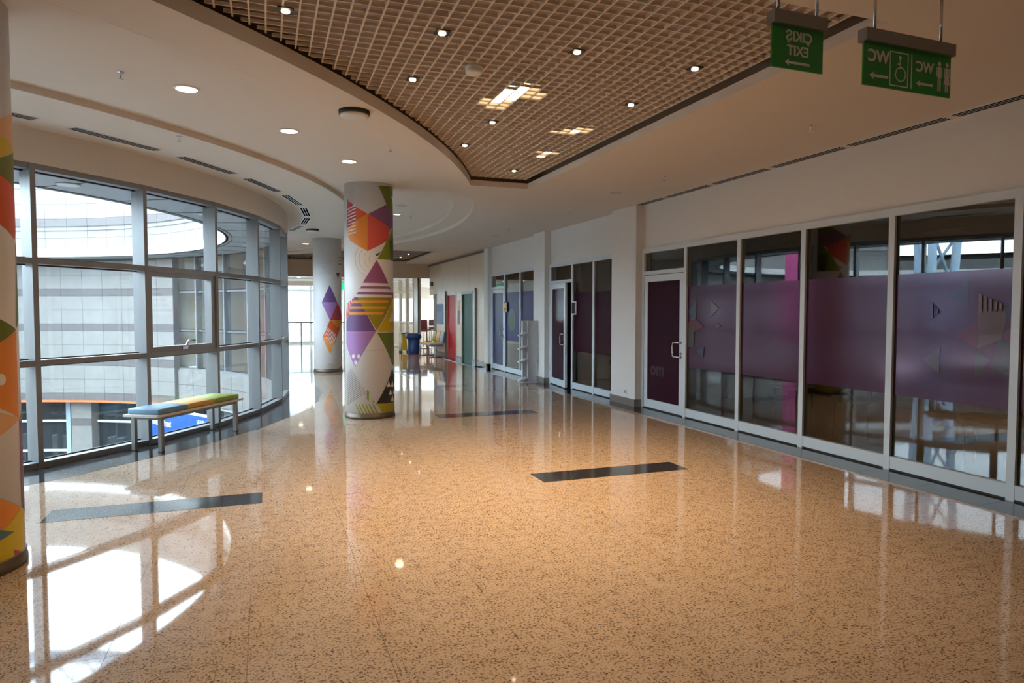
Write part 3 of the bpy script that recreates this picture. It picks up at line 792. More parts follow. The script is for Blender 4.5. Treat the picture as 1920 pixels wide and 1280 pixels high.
spots_t.sort()
for flag, depth, x, y in spots_t:
    if flag == 0 and count < 290:
        share('tile', tile_mesh, floor, (x, y, 0))
        count += 1
    else:
        rest.box(x - TS / 2 + 0.0009, x + TS / 2 - 0.0009, y - TS / 2 + 0.0009, y + TS / 2 - 0.0009, -0.010, 0.0)
rest.build('far_tiling', M['granite'], floor, kind='stuff')

# dark granite borders and inlays
PH0, DPH = -45.1, 8.48          # mullion angles of the curved glass wall
def mull(k):
    return PH0 + DPH * k
for k in range(-8, 11):
    s, e = mull(k) + 0.02, mull(k + 1) - 0.02
    if pol(9.1, s)[0] < -18:
        continue
    p, q, u, w = pol(R_GLASS - 0.05, s), pol(9.10, s), pol(9.10, e), pol(R_GLASS - 0.05, e)
    MB().prism([p, q, u, w], -0.008, 0.0015).build('border_slab', M['dark_granite'], floor)
y = -6.4
while y < 17.6:
    MB().box(5.30, 5.70, y + 0.001, y + 0.599, -0.008, 0.0015).build('border_slab', M['dark_granite'], floor)
    y += 0.6
MB().box(5.40, 5.70, 17.6, 24.5, -0.008, 0.0015).build('border_slab', M['dark_granite'], floor)
for x0, y0 in ((2.34, 5.64), (2.34, 9.56), (2.34, 13.45), (2.34, 17.4), (-1.58, 5.80)):
    for half in (0, 1):
        a = x0 + half * 0.765
        MB().box(a + 0.001, a + 0.764, y0, y0 + 0.34, -0.008, 0.0015).build('inlay_slab', M['dark_granite'], floor)

# --- ceiling
b = MB()
dy = 0.1
GRIDS = [(3.08, 8.90, 3.44), (19.2, 24.3, 4.75)]
ys = sorted(set([round(Y_BACK + dy * i, 3) for i in range(int((Y_CROSS - Y_BACK) / dy) + 1)] + [3.08, 8.9, 19.2, 24.3, Y_CROSS]))
for y0, y1 in zip(ys, ys[1:]):
    ym = (y0 + y1) / 2
    gi = [k for k, q in enumerate(GRIDS) if q[0] <= ym <= q[1]]
    g = bool(gi)
    l0, l1 = arc_x(11.72, y0), arc_x(11.72, y1)
    if l0 is None or l1 is None:
        l0 = l1 = X0
    if g:
        gi = gi[0]
        b.face([(l0, y0, CEIL), (rim_x(gi, y0), y0, CEIL), (rim_x(gi, y1), y1, CEIL), (l1, y1, CEIL)])
        l0 = l1 = GRIDS[gi][2]
    b.face([(l0, y0, CEIL), (SHOP_X + 0.06, y0, CEIL), (SHOP_X + 0.06, y1, CEIL), (l1, y1, CEIL)])
    if not g and l0 != X0:     # the part west of the ring, behind the camera
        w0, w1 = 2 * CX - l0, 2 * CX - l1
        if w0 > X0:
            b.face([(X0, y0, CEIL), (w0, y0, CEIL), (w1, y1, CEIL), (X0, y1, CEIL)])
ring(b, 11.4, 11.73, -170, 100, SIDE)
ring(b, 9.65, 11.4, -170, 100, TRAY)
ring(b, R_GLASS - 0.1, 9.65, -170, 100, SIDE)
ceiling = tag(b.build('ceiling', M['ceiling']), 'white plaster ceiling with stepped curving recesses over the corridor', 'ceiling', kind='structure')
for r, z0, z1 in ((9.65, SIDE, TRAY), (11.4, SIDE, TRAY), (11.72, CEIL, SIDE)):
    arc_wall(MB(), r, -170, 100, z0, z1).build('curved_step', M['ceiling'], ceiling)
for gi, (ya, yb, xr) in enumerate(GRIDS):
    f = MB()
    f.box(xr, xr + 0.03, ya - 0.03, yb + 0.03, CEIL + 0.0006, CEIL + 0.075)
    xl0, xl1 = rim_x(gi, ya), rim_x(gi, yb)
    f.box(xl0, xr, ya - 0.03, ya, CEIL + 0.0006, CEIL + (0.112 if gi == 0 else 0.30))
    f.box(xl1, xr, yb, yb + 0.03, CEIL + 0.0006, CEIL + 0.075)
    k = int((yb - ya) / 0.1)
    for i in range(k):
        p0, p1 = ya + (yb - ya) * i / k, ya + (yb - ya) * (i + 1) / k
        f.prism([(rim_x(gi, p0, 0.025), p0), (rim_x(gi, p0), p0), (rim_x(gi, p1), p1), (rim_x(gi, p1, 0.025), p1)], CEIL + 0.0006, CEIL + 0.10)
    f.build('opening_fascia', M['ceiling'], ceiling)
    q = MB()
    q.box(rim_x(gi, ya if gi == 0 else yb) - 0.3, xr + 0.25, ya - 0.2, yb + 0.25, 3.47, 3.51)
    q.box(xr + 0.2, xr + 0.25, ya - 0.2, yb + 0.25, CEIL + 0.01, 3.47)
    q.box(rim_x(gi, yb) + 0.02, xr + 0.25, yb + 0.2, yb + 0.25, CEIL + 0.01, 3.47)
    q.build('dark_plenum', M['plenum'], ceiling)

# roof over everything but the courtyard
b = MB()
for s, e in zip(angs, angs[1:]):
    ri = 7.42 if s > -50 else 8.36
    p, q, u, w = pol(ri, s), to_rect(s), to_rect(e), pol(ri, e)
    b.face([(p[0], p[1], 3.70), (q[0], q[1], 3.70), (u[0], u[1], 3.70), (w[0], w[1], 3.70)])
    b.face([(p[0], p[1], 3.60), (q[0], q[1], 3.60), (u[0], u[1], 3.60), (w[0], w[1], 3.60)])
tag(b.build('roof', M['soffit']), 'flat roof slab over the corridor and the shops', 'roof', kind='structure')

# --- right wall with pilasters and skirting
b = MB()
b.box(SHOP_X, SHOP_X + 0.12, Y_BACK, 17.75, 2.53, 3.62)
wr = tag(b.build('wall_right', M['paint']), 'white wall above the shop fronts along the corridor', 'wall', kind='structure')
for ya, yb in ((9.62, 10.43), (13.42, 14.05)):
    MB().box(5.57, SHOP_X + 0.12, ya, yb, 0, CEIL).build('pilaster', M['paint'], wr)
MB().box(5.60, SHOP_X + 0.12, 17.45, 17.78, 0, CEIL).build('pilaster', M['paint'], wr)
for ya, yb in ((9.61, 10.44), (13.41, 14.06), (17.45, 17.79)):
    sk = MB().box(5.555, SHOP_X + 0.10, ya, yb, 0, 0.12)
    tag(sk.build('baseboard_right', M['skirting']), 'grey stone skirting block around the foot of the %s white pilaster' % ('first' if ya < 10 else 'second' if ya < 14 else 'third'), 'skirting', kind='structure')
b = MB().box(X0, SHOP_X + 0.1, Y_BACK - 0.15, Y_BACK, 0, 3.62)
tag(b.build('wall_back', M['paint']), 'plain white wall closing the corridor behind the viewer', 'wall', kind='structure')
b = MB().box(X0 - 0.15, X0, Y_BACK, Y_END, 0, 3.62)
tag(b.build('wall_left', M['paint']), 'plain white wall west of the courtyard', 'wall', kind='structure')

b = MB().box(0.45, 0.60, 22.6, Y_END, 0, 3.62)  # added unseen wall, keeps the bright end glazing out of shop-front reflections
b.prism([(-2.5, 20.15), (-2.35, 20.0), (0.6, 22.55), (0.45, 22.7)], 0, 3.62)
tag(b.build('wall_glare_block', M['paint']), 'added plain white wall blocking far-hall glare, behind the zigzag-print column', 'wall', kind='structure')

# --- shops behind the glass: dim rooms
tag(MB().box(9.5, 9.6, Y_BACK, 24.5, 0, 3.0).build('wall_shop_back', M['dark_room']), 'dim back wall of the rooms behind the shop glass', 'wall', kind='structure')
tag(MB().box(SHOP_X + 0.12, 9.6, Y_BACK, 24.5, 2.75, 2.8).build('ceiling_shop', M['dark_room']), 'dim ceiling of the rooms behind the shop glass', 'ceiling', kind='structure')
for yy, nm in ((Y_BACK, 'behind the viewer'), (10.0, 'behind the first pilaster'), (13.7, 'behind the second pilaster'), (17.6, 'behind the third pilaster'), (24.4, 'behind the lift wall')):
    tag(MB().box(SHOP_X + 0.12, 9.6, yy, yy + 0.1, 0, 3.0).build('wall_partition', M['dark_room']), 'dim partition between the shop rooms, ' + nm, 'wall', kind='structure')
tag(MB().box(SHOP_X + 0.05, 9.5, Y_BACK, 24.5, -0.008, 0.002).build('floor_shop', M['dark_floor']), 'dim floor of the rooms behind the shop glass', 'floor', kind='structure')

# --- curved glass wall around the courtyard
def chord(r0, r1, a, e, z0, z1, b=None, cut=0.0):
    b = b or MB()
    p, q, u, w = (Vector(pol(r0, a)), Vector(pol(r1, a)), Vector(pol(r1, e)), Vector(pol(r0, e)))
    if cut:
        d = (w - p).normalized() * cut
        p, q, u, w = p + d, q + d, u - d, w - d
    return b.prism([p, q, u, w], z0, z1)

win = thing('window_1', 'tall grey-framed glass wall curving around the courtyard', 'window', (pol(R_GLASS, -25)[0], pol(R_GLASS, -25)[1], 0), kind='structure')
K0, K1 = -8, 10
for k in range(K0, K1 + 2):
    a = mull(k)
    x, y = pol(R_GLASS - 0.085, a)
    MB().obox(x, y, math.radians(a), 0.17, 0.052, 0.0, 2.97).build('mullion', M['alu'], win)
for k in range(K0, K1 + 1):
    a, e = mull(k), mull(k + 1)
    for z0, z1, dep in ((0.0, 0.062, 0.16), (1.01, 1.065, 0.10), (2.005, 2.06, 0.10), (2.915, 2.97, 0.10)):
        chord(R_GLASS - dep, R_GLASS - 0.004, a, e, z0, z1, cut=0.027).build('transom', M['alu'], win)
    for i, (z0, z1) in enumerate(((0.062, 1.01), (1.065, 2.005), (2.06, 2.915))):
        if k == 1 and i == 1:
            continue
        chord(R_GLASS - 0.125, R_GLASS - 0.115, a, e, z0 - 0.004, z1 + 0.004, cut=0.024).build('glass_pane', M['window_glass'], win)
    g = MB()
    for z0 in (0.062, 1.065, 2.06):
        chord(R_GLASS - 0.128, R_GLASS - 0.110, a, e, z0, z0 + 0.012, g, cut=0.027)
    for z1 in (1.01, 2.005, 2.915):
        chord(R_GLASS - 0.128, R_GLASS - 0.110, a, e, z1 - 0.016, z1, g, cut=0.027)
    g.build('gasket', M['gasket'], win)
# the opening sash in the bay behind the bench
a, e = mull(1), mull(2)
sash = MB()
pa, pe = Vector(pol(R_GLASS - 0.05, a)), Vector(pol(R_GLASS - 0.05, e))
dr = (pe - pa).normalized()
nrm = Vector((dr.y, -dr.x))
def sash_box(b, s0, s1, z0, z1, o0, o1):
    p, q = pa + dr * s0, pa + dr * s1
    return b.prism([p + nrm * o0, q + nrm * o0, q + nrm * o1, p + nrm * o1], z0, z1)
Ls = (pe - pa).length
sash_box(sash, 0.03, 0.095, 1.065, 2.005, -0.06, 0.03)
sash_box(sash, Ls - 0.095, Ls - 0.03, 1.065, 2.005, -0.06, 0.03)
sash_box(sash, 0.095, Ls - 0.095, 1.065, 1.125, -0.06, 0.03)
sash_box(sash, 0.095, Ls - 0.095, 1.945, 2.005, -0.06, 0.03)
sash_o = sash.build('opening_sash', M['alu'], win)
sash_box(MB(), 0.09, Ls - 0.09, 1.12, 1.95, -0.03, -0.02).build('glass_pane', M['window_glass'], sash_o)
h0 = pa + dr * (Ls * 0.5)
hb = MB()
hb.tube([(h0.x + nrm.x * 0.03, h0.y + nrm.y * 0.03, 1.115), (h0.x + nrm.x * 0.07, h0.y + nrm.y * 0.07, 1.13),
         (h0.x + nrm.x * 0.075, h0.y + nrm.y * 0.075, 1.165), (h0.x + dr.x * 0.03 + nrm.x * 0.075, h0.y + dr.y * 0.03 + nrm.y * 0.075, 1.18),
         (h0.x + dr.x * 0.14 + nrm.x * 0.075, h0.y + dr.y * 0.14 + nrm.y * 0.075, 1.18)], 0.013)
sash_box(hb, Ls * 0.5 - 0.05, Ls * 0.5 + 0.05, 1.075, 1.12, 0.03, 0.045)
hb.build('handle', M['chrome'], sash_o)
b = arc_wall(MB(), R_GLASS - 0.16, mull(K0), mull(K1 + 1), 2.97, 3.62, 2.0, 0.17)
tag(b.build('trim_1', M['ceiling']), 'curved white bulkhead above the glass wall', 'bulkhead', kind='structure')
# behind the viewer the ring of glass gives way to a plain wall
b = arc_wall(MB(), R_GLASS - 0.16, mull(K0) - 60, mull(K0), 0.0, 3.62, 3.0, 0.17)
tag(b.build('wall_round', M['paint']), 'curved white wall continuing the glass wall out of view', 'wall', kind='structure')

# --- courtyard: stone-clad drum, soffit ring, lower storey
ST0, ST1 = 44.3, 121.0
BASE = -0.87
court = MB()
arc_wall(court, 8.20, ST0, ST1, BASE, 2.93, 2.0, 0.17)
arc_wall(court, 7.47, 0, ST1, 2.96, 4.7, 2.0, 0.25)
arc_wall(court, 7.47, -50, 0, 2.96, 3.5, 2.0, 0.25)
arc_wall(court, 7.47, ST1, 230, 2.96, 3.5, 2.0, 0.25)
court_o = tag(court.build('wall_courtyard', M['mortar']), 'pale limestone wall with taupe bands on the far side of the courtyard', 'wall', kind='structure')
def stone_mesh(r0, hh, pw, material):
    hp = math.radians(pw / 2)
    w = r0 * math.sin(hp) - 0.003
    return MB().prism([(r0 * math.cos(hp), -w), (r0 * math.cos(hp), w), (r0 + 0.025, w), (r0 + 0.025, -w)], 0.003, hh - 0.003).mesh('stone_panel', material)
lower, upper = [], []
zc = BASE
while zc < 2.8:
    lower += [(zc, 0.195, 'stone_band'), (zc + 0.195, 0.37, 'stone'), (zc + 0.565, 0.37, 'stone')]
    zc += 0.935
upper = [(3.13, 0.28, 'stone'), (3.41, 0.30, 'stone'), (3.71, 0.195, 'stone_band'), (3.905, 0.37, 'stone'), (4.275, 0.37, 'stone')]
cache = {}
stone_rest = MB()
for rr, courses, a0, a1, pw, seen_to in ((8.18, lower, ST0, ST1, 4.14, 98), (7.45, upper, 0.0, ST1, 4.54, 80)):
    for z0, hh, mm in courses:
        for c in range(int((a1 - a0) / pw)):
            ang = a0 + pw * (c + 0.5)
            if z0 + hh > 2.94 and rr > 8:
                continue
            if ang < seen_to:
                key = (rr, hh, mm)
                if key not in cache:
                    cache[key] = stone_mesh(rr, hh, pw, M[mm])
                share('stone_panel', cache[key], court_o, (CX, CY, z0), math.radians(ang))
            elif mm == 'stone':
                pts = [pol(rr, ang - pw / 2 + 0.02), pol(rr, ang + pw / 2 - 0.02), pol(rr + 0.025, ang + pw / 2 - 0.02), pol(rr + 0.025, ang - pw / 2 + 0.02)]
                stone_rest.prism(pts, z0 + 0.003, z0 + hh - 0.003)
stone_rest.build('upper_cladding', M['stone'], court_o, kind='stuff')
arc_wall(MB(), 7.40, -50, 230, 2.93, 3.13, 2.0, 0.06).build('soffit_edge', M['facade'], court_o)
# spandrel below the glass, seen across the courtyard
sp = arc_wall(MB(), 8.30, -130, ST0, BASE, 0.02, 2.0, 0.06)
sp.build('spandrel', M['stone'], court_o)
sj = MB()
for i in range(20):
    a0 = ST0 - 4.0 * (i + 1)
    arc_wall(sj, 8.285, a0 + 0.05, a0 + 3.95, -0.36, -0.02, 4.0, 0.02)
    arc_wall(sj, 8.285, a0 + 0.05, a0 + 3.95, -0.85, -0.37, 4.0, 0.02)
sj.build('spandrel_slabs', M['stone'], court_o, kind='stuff')
sf = MB()
ring(sf, 7.42, 8.40, -50, 230, 2.93)
soff = sf.build('soffit', M['soffit'], court_o)
sl = MB()
for a0 in range(-48, 48, 8):
    p, q = pol(7.47, a0), pol(8.35, a0)
    sl.bar((p[0], p[1], 2.928), (q[0], q[1], 2.928), 0.012, 0.006)
arc_wall(sl, 7.52, -50, 47, 2.922, 2.93, 2.0, 0.012)
sl.build('soffit_joints', M['gasket'], soff)
for a0 in (-40, -23, -6, 12):
    p = pol(7.95, a0)
    MB().lathe([(0.11, 0), (0.12, 0.004), (0.12, 0.012)], 20, (p[0], p[1], 2.915)).build('soffit_light', M['lightgrey'], soff)
# lower storey, one floor down
lo = MB()
arc_wall(lo, 8.75, -180, 180, -4.2, -0.90, 2.0, 0.2)
low = tag(lo.build('wall_lower', M['lower_glass']), 'dark glazed lower storey around the courtyard ground', 'wall', kind='structure')
for i in range(20):
    a0 = 65.2 + 18 * i
    arc_wall(MB(), 8.45, a0, a0 + 3.9, -4.2, -0.90, 1.4, 0.35).build('stone_pier', M['stone'], low)
    arc_wall(MB(), 8.442, a0, a0 + 3.9, -1.62, -1.42, 1.4, 0.02).build('stone_band', M['stone_band'], low)
    for zz in (-1.55, -2.38, -3.2):
        arc_wall(MB(), 8.66, a0 + 3.95, a0 + 17.9, zz, zz + 0.06, 2.0, 0.06).build('transom', M['white_alu'], low)
    for da in (5.2,):
        x, y = pol(8.66, a0 + da)
        MB().obox(x, y, math.radians(a0 + da), 0.10, 0.12, -4.2, -0.92).build('mullion', M['truss'], low)
ring(MB(), 8.18, 8.95, -180, 180, -0.895).build('slab_soffit', M['soffit'], low)
arc_wall(MB(), 8.15, ST0, 300, -0.93, -0.875, 2.0, 0.04).build('slab_edge', M['orange_trim'], low)
b = MB()
for i in range(90):
    p, q = pol(8.7, 4 * i), pol(8.7, 4 * i + 4)
    b.face([(CX, CY, -4.2), (p[0], p[1], -4.2), (q[0], q[1], -4.2)])
tag(b.build('ground', M['paving']), 'pale paved courtyard ground one floor below the corridor', 'ground', kind='structure')

# --- shop fronts
def shop_front(name, label, y0, y1, mullions, door, film, film_z=(0.735, 1.895)):
    """mullions: y positions between bays; door: (ya, yb) of a bay that holds a door"""
    w = thing(name, label, 'window', (SHOP_X, (y0 + y1) / 2, 0), kind='structure')
    xa, xb = SHOP_X - 0.035, SHOP_X + 0.035
    H = 2.53
    MB().box(xa, xb, y0, y1, H - 0.075, H).build('top_rail', M['white_alu'], w)
    edges = [y0] + mullions + [y1]
    for i, y in enumerate(edges):
        yc = min(max(y, y0 + 0.035), y1 - 0.035)
        MB().box(xa - 0.004, xb, yc - 0.034, yc + 0.034, 0.0, H - 0.075).build('mullion', M['white_alu'], w)
    for ya, yb in zip(edges, edges[1:]):
        a, e = max(ya, y0 + 0.035) + 0.034, min(yb, y1 - 0.035) - 0.034
        if door and abs(ya - door[0]) < 0.01:
            MB().box(xa, xb, a, e, 2.11, 2.17).build('door_head', M['white_alu'], w)
            MB().box(SHOP_X - 0.005, SHOP_X + 0.005, a - 0.01, e + 0.01, 2.165, H - 0.07).build('glass_pane', M['shop_glass'], w)
            continue
        MB().box(xa, xb, a, e, 0.018, 0.135).build('bottom_rail', M['white_alu'], w)
        MB().box(xa + 0.012, xb, a, e, 0.0, 0.018).build('gasket', M['gasket'], w)
        MB().box(SHOP_X - 0.005, SHOP_X + 0.005, a - 0.01, e + 0.01, 0.13, H - 0.07).build('glass_pane', M['shop_glass'], w)
        g = MB()
        g.box(SHOP_X - 0.012, SHOP_X - 0.006, a, a + 0.010, 0.135, H - 0.075)
        g.box(SHOP_X - 0.012, SHOP_X - 0.006, e - 0.006, e, 0.135, H - 0.075)
        g.build('gasket', M['gasket'], w)
        if film:
            MB().box(SHOP_X - 0.0085, SHOP_X - 0.0060, a + 0.004, e - 0.004, film_z[0], film_z[1]).build('frosted_film', film, w)
    return w

def shop_door(name, label, ya, yb, film, hinge_far=True, ajar=0.0, handle_z=(0.87, 1.08)):
    """leaf in its own frame; the handle sits on the side nearer the viewer (ya)"""
    H = 2.10
    wd = yb - ya
    d = thing(name, label, 'door', (SHOP_X - 0.01, yb, 0), ajar, kind='structure')
    t = 0.022
    def part(nm, m, y0, y1, z0, z1, dx=0.0, tt=t):
        MB().box(-tt + dx, tt + dx, y0, y1, z0, z1).build(nm, m, d, local=True)
    part('stile', M['white_alu'], -0.10, -0.004, 0.02, H)
    part('stile', M['white_alu'], -wd + 0.004, -wd + 0.10, 0.02, H)
    part('rail', M['white_alu'], -wd + 0.10, -0.10, H - 0.10, H)
    part('rail', M['white_alu'], -wd + 0.10, -0.10, 0.02, 0.15)
    part('door_panel', film, -wd + 0.095, -0.095, 0.145, H - 0.095, 0.0, 0.006)
    part('threshold_gap', M['gasket'], -wd, 0, 0.002, 0.02)
    hb = MB()
    yy = -wd + 0.055
    z0, z1 = handle_z
    pts = [(-0.02, yy, z1), (-0.05, yy + 0.005, z1), (-0.062, yy + 0.03, z1), (-0.062, yy + 0.13, z1), (-0.062, yy + 0.155, z1 - 0.02),
           (-0.062, yy + 0.16, z1 - 0.05), (-0.062, yy + 0.16, z0 + 0.05), (-0.062, yy + 0.155, z0 + 0.02), (-0.062, yy + 0.13, z0),
           (-0.062, yy + 0.03, z0), (-0.05, yy + 0.005, z0), (-0.02, yy, z0)]
    hb.tube(pts, 0.013)
    hb.build('pull_handle', M['chrome'], d, local=True)
    lk = MB()
    for zz in (z0, z1, z0 + 0.05):
        lk.tube([(-0.021, yy, zz), (-0.032, yy, zz)], 0.020)
    lk.build('lock', M['grey_metal'], d, local=True)
    hg = MB()
    for zz in (0.35, 1.75):
        hg.tube([(-0.03, 0.0, zz - 0.06), (-0.03, 0.0, zz + 0.06)], 0.013)
    hg.build('hinge', M['white_alu'], d, local=True)
    return d

w2 = shop_front('window_2', 'large shop front with wide purple frosted film and white frames', -5.6, 9.62,
                [3.80 - 1.17 * i for i in range(7, 0, -1)] + [3.80, 4.98, 6.13, 7.24, 8.42], (8.42, 9.62), M['film'])
d1 = shop_door('door_1', 'white framed door with plum panel beside the big purple shop front', 8.46, 9.55, M['door_film'])
w3 = shop_front('window_3', 'dark plum shop front between the two middle white pilasters', 10.43, 13.42, [11.35, 12.28], (12.28, 13.42), M['door_film'], (0.75, 1.9))
d2 = shop_door('door_2', 'white framed door standing slightly ajar beside the dark plum shop front', 12.32, 13.36, M['door_film'], ajar=math.radians(-7))
w4 = shop_front('window_4', 'shop front with deep blue film and an oval emblem', 14.05, 17.45, [15.20, 16.32], (16.32, 17.45), M['blue_film'], (0.80, 2.0))
d3 = shop_door('door_3', 'white framed door with blue panel next to the beige cladding', 16.36, 17.40, M['blue_film'])
for cname, lay, pts in FILM_PRINT:
    MB().poly_yz(pts, SHOP_X - 0.0090 - 0.0005 * lay, 0.0003).build('film_print', M['film_' + cname], w2)
dl = letters('om', 0.30, mat('ghost_letter', (0.060, 0.030, 0.042, 1), 0.25, spec=0.3), d1, (-0.0075, -0.37, 0.545), (0, -1, 0), (0, 0, 1), thick=0.001)
em = [(15.86 + 0.27 * math.cos(2 * PI * i / 28), 1.31 + 0.28 * math.sin(2 * PI * i / 28)) for i in range(28)]
MB().poly_yz(em, SHOP_X - 0.0085, 0.0008).build('oval_emblem', mat('emblem_green', (0.05, 0.085, 0.10, 1), 0.22, spec=0.05), w4)
em = [(15.86 + 0.17 * math.cos(2 * PI * i / 28), 1.30 + 0.18 * math.sin(2 * PI * i / 28)) for i in range(28)]
MB().poly_yz(em, SHOP_X - 0.0094, 0.0008).build('emblem_core', mat('emblem_core', (0.075, 0.075, 0.05, 1), 0.22, spec=0.05), w4)

# --- beige lift wall further on
b = MB()
b.box(5.66, 5.80, 17.78, 18.98, 0, 3.17)
b.box(5.66, 5.80, 20.24, 20.82, 0, 3.17)
b.box(5.66, 5.80, 22.06, 23.50, 0, 3.17)
b.box(5.66, 5.80, 18.98, 20.24, 2.12, 3.17)
b.box(5.66, 5.80, 20.82, 22.06, 2.12, 3.17)
b.box(5.66, 5.80, 23.50, 24.6, 2.12, 3.17)
b.box(5.66, 5.80, 17.78, 24.6, 3.17, 3.62)
wl = tag(b.build('wall_lift', M['clad']), 'beige panelled wall holding the red and green lift doors', 'wall', kind='structure')
for ya, yb in ((17.80, 18.62), (18.74, 18.97), (20.25, 20.81), (22.07, 22.78), (22.80, 23.49)):
    for z0, z1 in ((0.14, 0.965), (0.975, 1.905), (1.915, 2.11)):
        MB().box(5.645, 5.66, ya, yb, z0, z1).build('wall_panel', M['clad'], wl)
for ya, yb in ((17.80, 19.4), (19.41, 21.0), (21.01, 22.6), (22.61, 24.2)):
    MB().box(5.645, 5.66, ya, yb, 2.13, 3.14).build('wall_panel', M['clad'], wl)
for ya, yb in ((17.79, 18.97), (20.25, 20.81), (22.07, 23.49)):
    MB().box(5.63, 5.66, ya, yb, 0, 0.13).build('skirting', M['skirting'], wl)
MB().box(5.62, 5.67, 17.70, 17.79, 0, 3.20).build('edge_trim', M['bronze'], wl)
MB().box(5.62, 5.67, 17.79, 24.58, 3.145, 3.20).build('edge_trim', M['bronze'], wl)
MB().box(5.60, 5.66, 18.64, 18.72, 0, 2.20).build('steel_strip', M['grey_metal'], wl)
def lift_door(name, label, ya, yb, m, fm):
    d = thing(name, label, 'door', (5.70, (ya + yb) / 2, 0), kind='structure')
    MB().box(5.68, 5.71, ya + 0.06, (ya + yb) / 2 - 0.002, 0, 2.04).build('door_leaf', m, d)
    MB().box(5.68, 5.71, (ya + yb) / 2 + 0.002, yb - 0.06, 0, 2.04).build('door_leaf', m, d)
    MB().box(5.64, 5.78, ya, ya + 0.06, 0, 2.12).build('jamb', fm, d)
    MB().box(5.64, 5.78, yb - 0.06, yb, 0, 2.12).build('jamb', fm, d)
    MB().box(5.64, 5.78, ya + 0.06, yb - 0.06, 2.04, 2.12).build('lintel', fm, d)
    return d
lift_door('door_4', 'dark green lift door in a grey-green frame', 19.0, 20.22, M['green_door'], mat('frame_green', (0.20, 0.26, 0.23, 1), 0.35))
lift_door('door_5', 'bright red lift door in a pinkish frame', 20.84, 22.04, M['red_door'], mat('frame_pink', (0.48, 0.25, 0.25, 1), 0.35))
MB().box(5.60, 5.66, 22.06, 22.14, 0, 2.2).build('steel_strip', M['grey_metal'], wl)
d6 = thing('door_6', 'brown unlit doorway left of the blue poster', 'door', (5.7, 24.0, 0), kind='structure')
MB().box(5.80, 5.84, 23.50, 24.6, 0, 2.12).build('door_leaf', mat('brown_door', (0.09, 0.06, 0.045, 1), 0.5), d6)
MB().box(5.64, 5.80, 23.46, 23.50, 0, 2.12).build('jamb', M['bronze'], d6)

# --- cross beam, lower hall beyond and its glazing
b = MB()
b.box(-6.5, 5.66, Y_CROSS, Y_CROSS + 0.4, 2.72, 3.62)
tag(b.build('trim_2', M['clad']), 'deep beige beam crossing the corridor at its far end', 'beam', kind='structure')
b = MB()
b.box(-9.0, 9.6, Y_CROSS + 0.4, 30.6, 2.80, 2.86)
b.box(-9.0, 9.6, 30.6, 31.0, 2.62, 3.62)
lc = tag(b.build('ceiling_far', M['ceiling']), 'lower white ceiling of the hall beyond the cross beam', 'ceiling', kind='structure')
for yy in (26.0, 28.2):
    MB().box(-6.0, 5.2, yy, yy + 0.25, 2.792, 2.80).build('ceiling_groove', M['bronze'], lc)
wf = thing('window_5', 'bright glazed end wall of the far hall with white posts', 'window', (1.0, Y_END, 0), kind='structure')
for i in range(13):
    x = -8.5 + 1.5 * i
    MB().box(x - 0.05, x + 0.05, Y_END - 0.05, Y_END + 0.05, 0, 3.6).build('mullion', M['white_alu'], wf)
    if i < 12:
        MB().box(x + 0.05, x + 1.45, Y_END - 0.005, Y_END + 0.005, 0.1, 3.6).build('glass_pane', M['window_glass'], wf)
        for zz in (0.0, 2.45):
            MB().box(x + 0.05, x + 1.45, Y_END - 0.04, Y_END + 0.04, zz, zz + 0.10).build('transom', M['white_alu'], wf)
b = MB()
b.box(-20, 22, Y_END + 0.1, 70, -0.3, -0.05)
tag(b.build('ground_terrace', M['paving']), 'sunlit pale terrace outside the far glazing', 'ground', kind='structure')
# glazed partition on the right of the far hall
wp = thing('window_6', 'white-posted glass partition of the cafe past the lift wall', 'window', (5.3, 27.5, 0), kind='structure')
MB().box(5.26, 5.34, 24.62, 25.55, 0, 2.75).build('solid_panel', M['clad'], wp)
MB().box(5.22, 5.27, 24.60, 24.66, 0, 2.75).build('edge_trim', M['bronze'], wp)
for y in (25.55, 26.9, 28.3, 30.2):
    MB().box(5.24, 5.36, y, y + (0.22 if y > 28 else 0.10), 0, 2.80).build('mullion', M['clad'], wp)
for ya, yb in ((25.65, 26.9), (27.0, 28.3), (28.52, 30.2)):
    MB().box(5.295, 5.305, ya, yb, 0.08, 2.78).build('glass_pane', M['window_glass'], wp)
    for zz in (0.0, 1.05, 2.25):
        MB().box(5.27, 5.33, ya, yb, zz, zz + 0.07).build('transom', M['clad'], wp)
b = MB()
b.box(3.3, 9.5, 31.4, 31.55, 0, 1.05)
b.box(3.3, 9.5, 31.4, 31.55, 2.1, 3.6)
for xx in (3.3, 4.3, 5.2, 6.6, 8.0):
    b.box(xx, xx + 0.22, 31.4, 31.55, 1.05, 2.1)
tag(b.build('wall_end', M['clad']), 'beige end wall of the cafe pierced by a band of bright windows', 'wall', kind='structure')
b = MB()
b.box(9.5, 9.6, 24.5, Y_END, 0, 0.9)
b.box(9.5, 9.6, 24.5, Y_END, 2.4, 3.6)
for yy in (24.5, 26.5, 28.5, 30.5, 32.5):
    b.box(9.5, 9.6, yy, yy + 0.2, 0.9, 2.4)
tag(b.build('wall_cafe', M['paint']), 'white outer wall of the cafe with open window bays', 'wall', kind='structure')

# ------------------------------------------------------------------ columns with printed wrap
def clip_u(poly, lo, hi):
    def half(pts, k, keep_ge):
        out = []
        for i in range(len(pts)):
            p, q = pts[i], pts[(i + 1) % len(pts)]
            ip, iq = (p[0] >= k, q[0] >= k) if keep_ge else (p[0] <= k, q[0] <= k)
            if ip:
                out.append(p)
            if ip != iq:
                t = (k - p[0]) / (q[0] - p[0])
                out.append((k, p[1] + t * (q[1] - p[1])))
        return out
    r = half(poly, lo, True)
    return half(r, hi, False) if len(r) > 2 else r

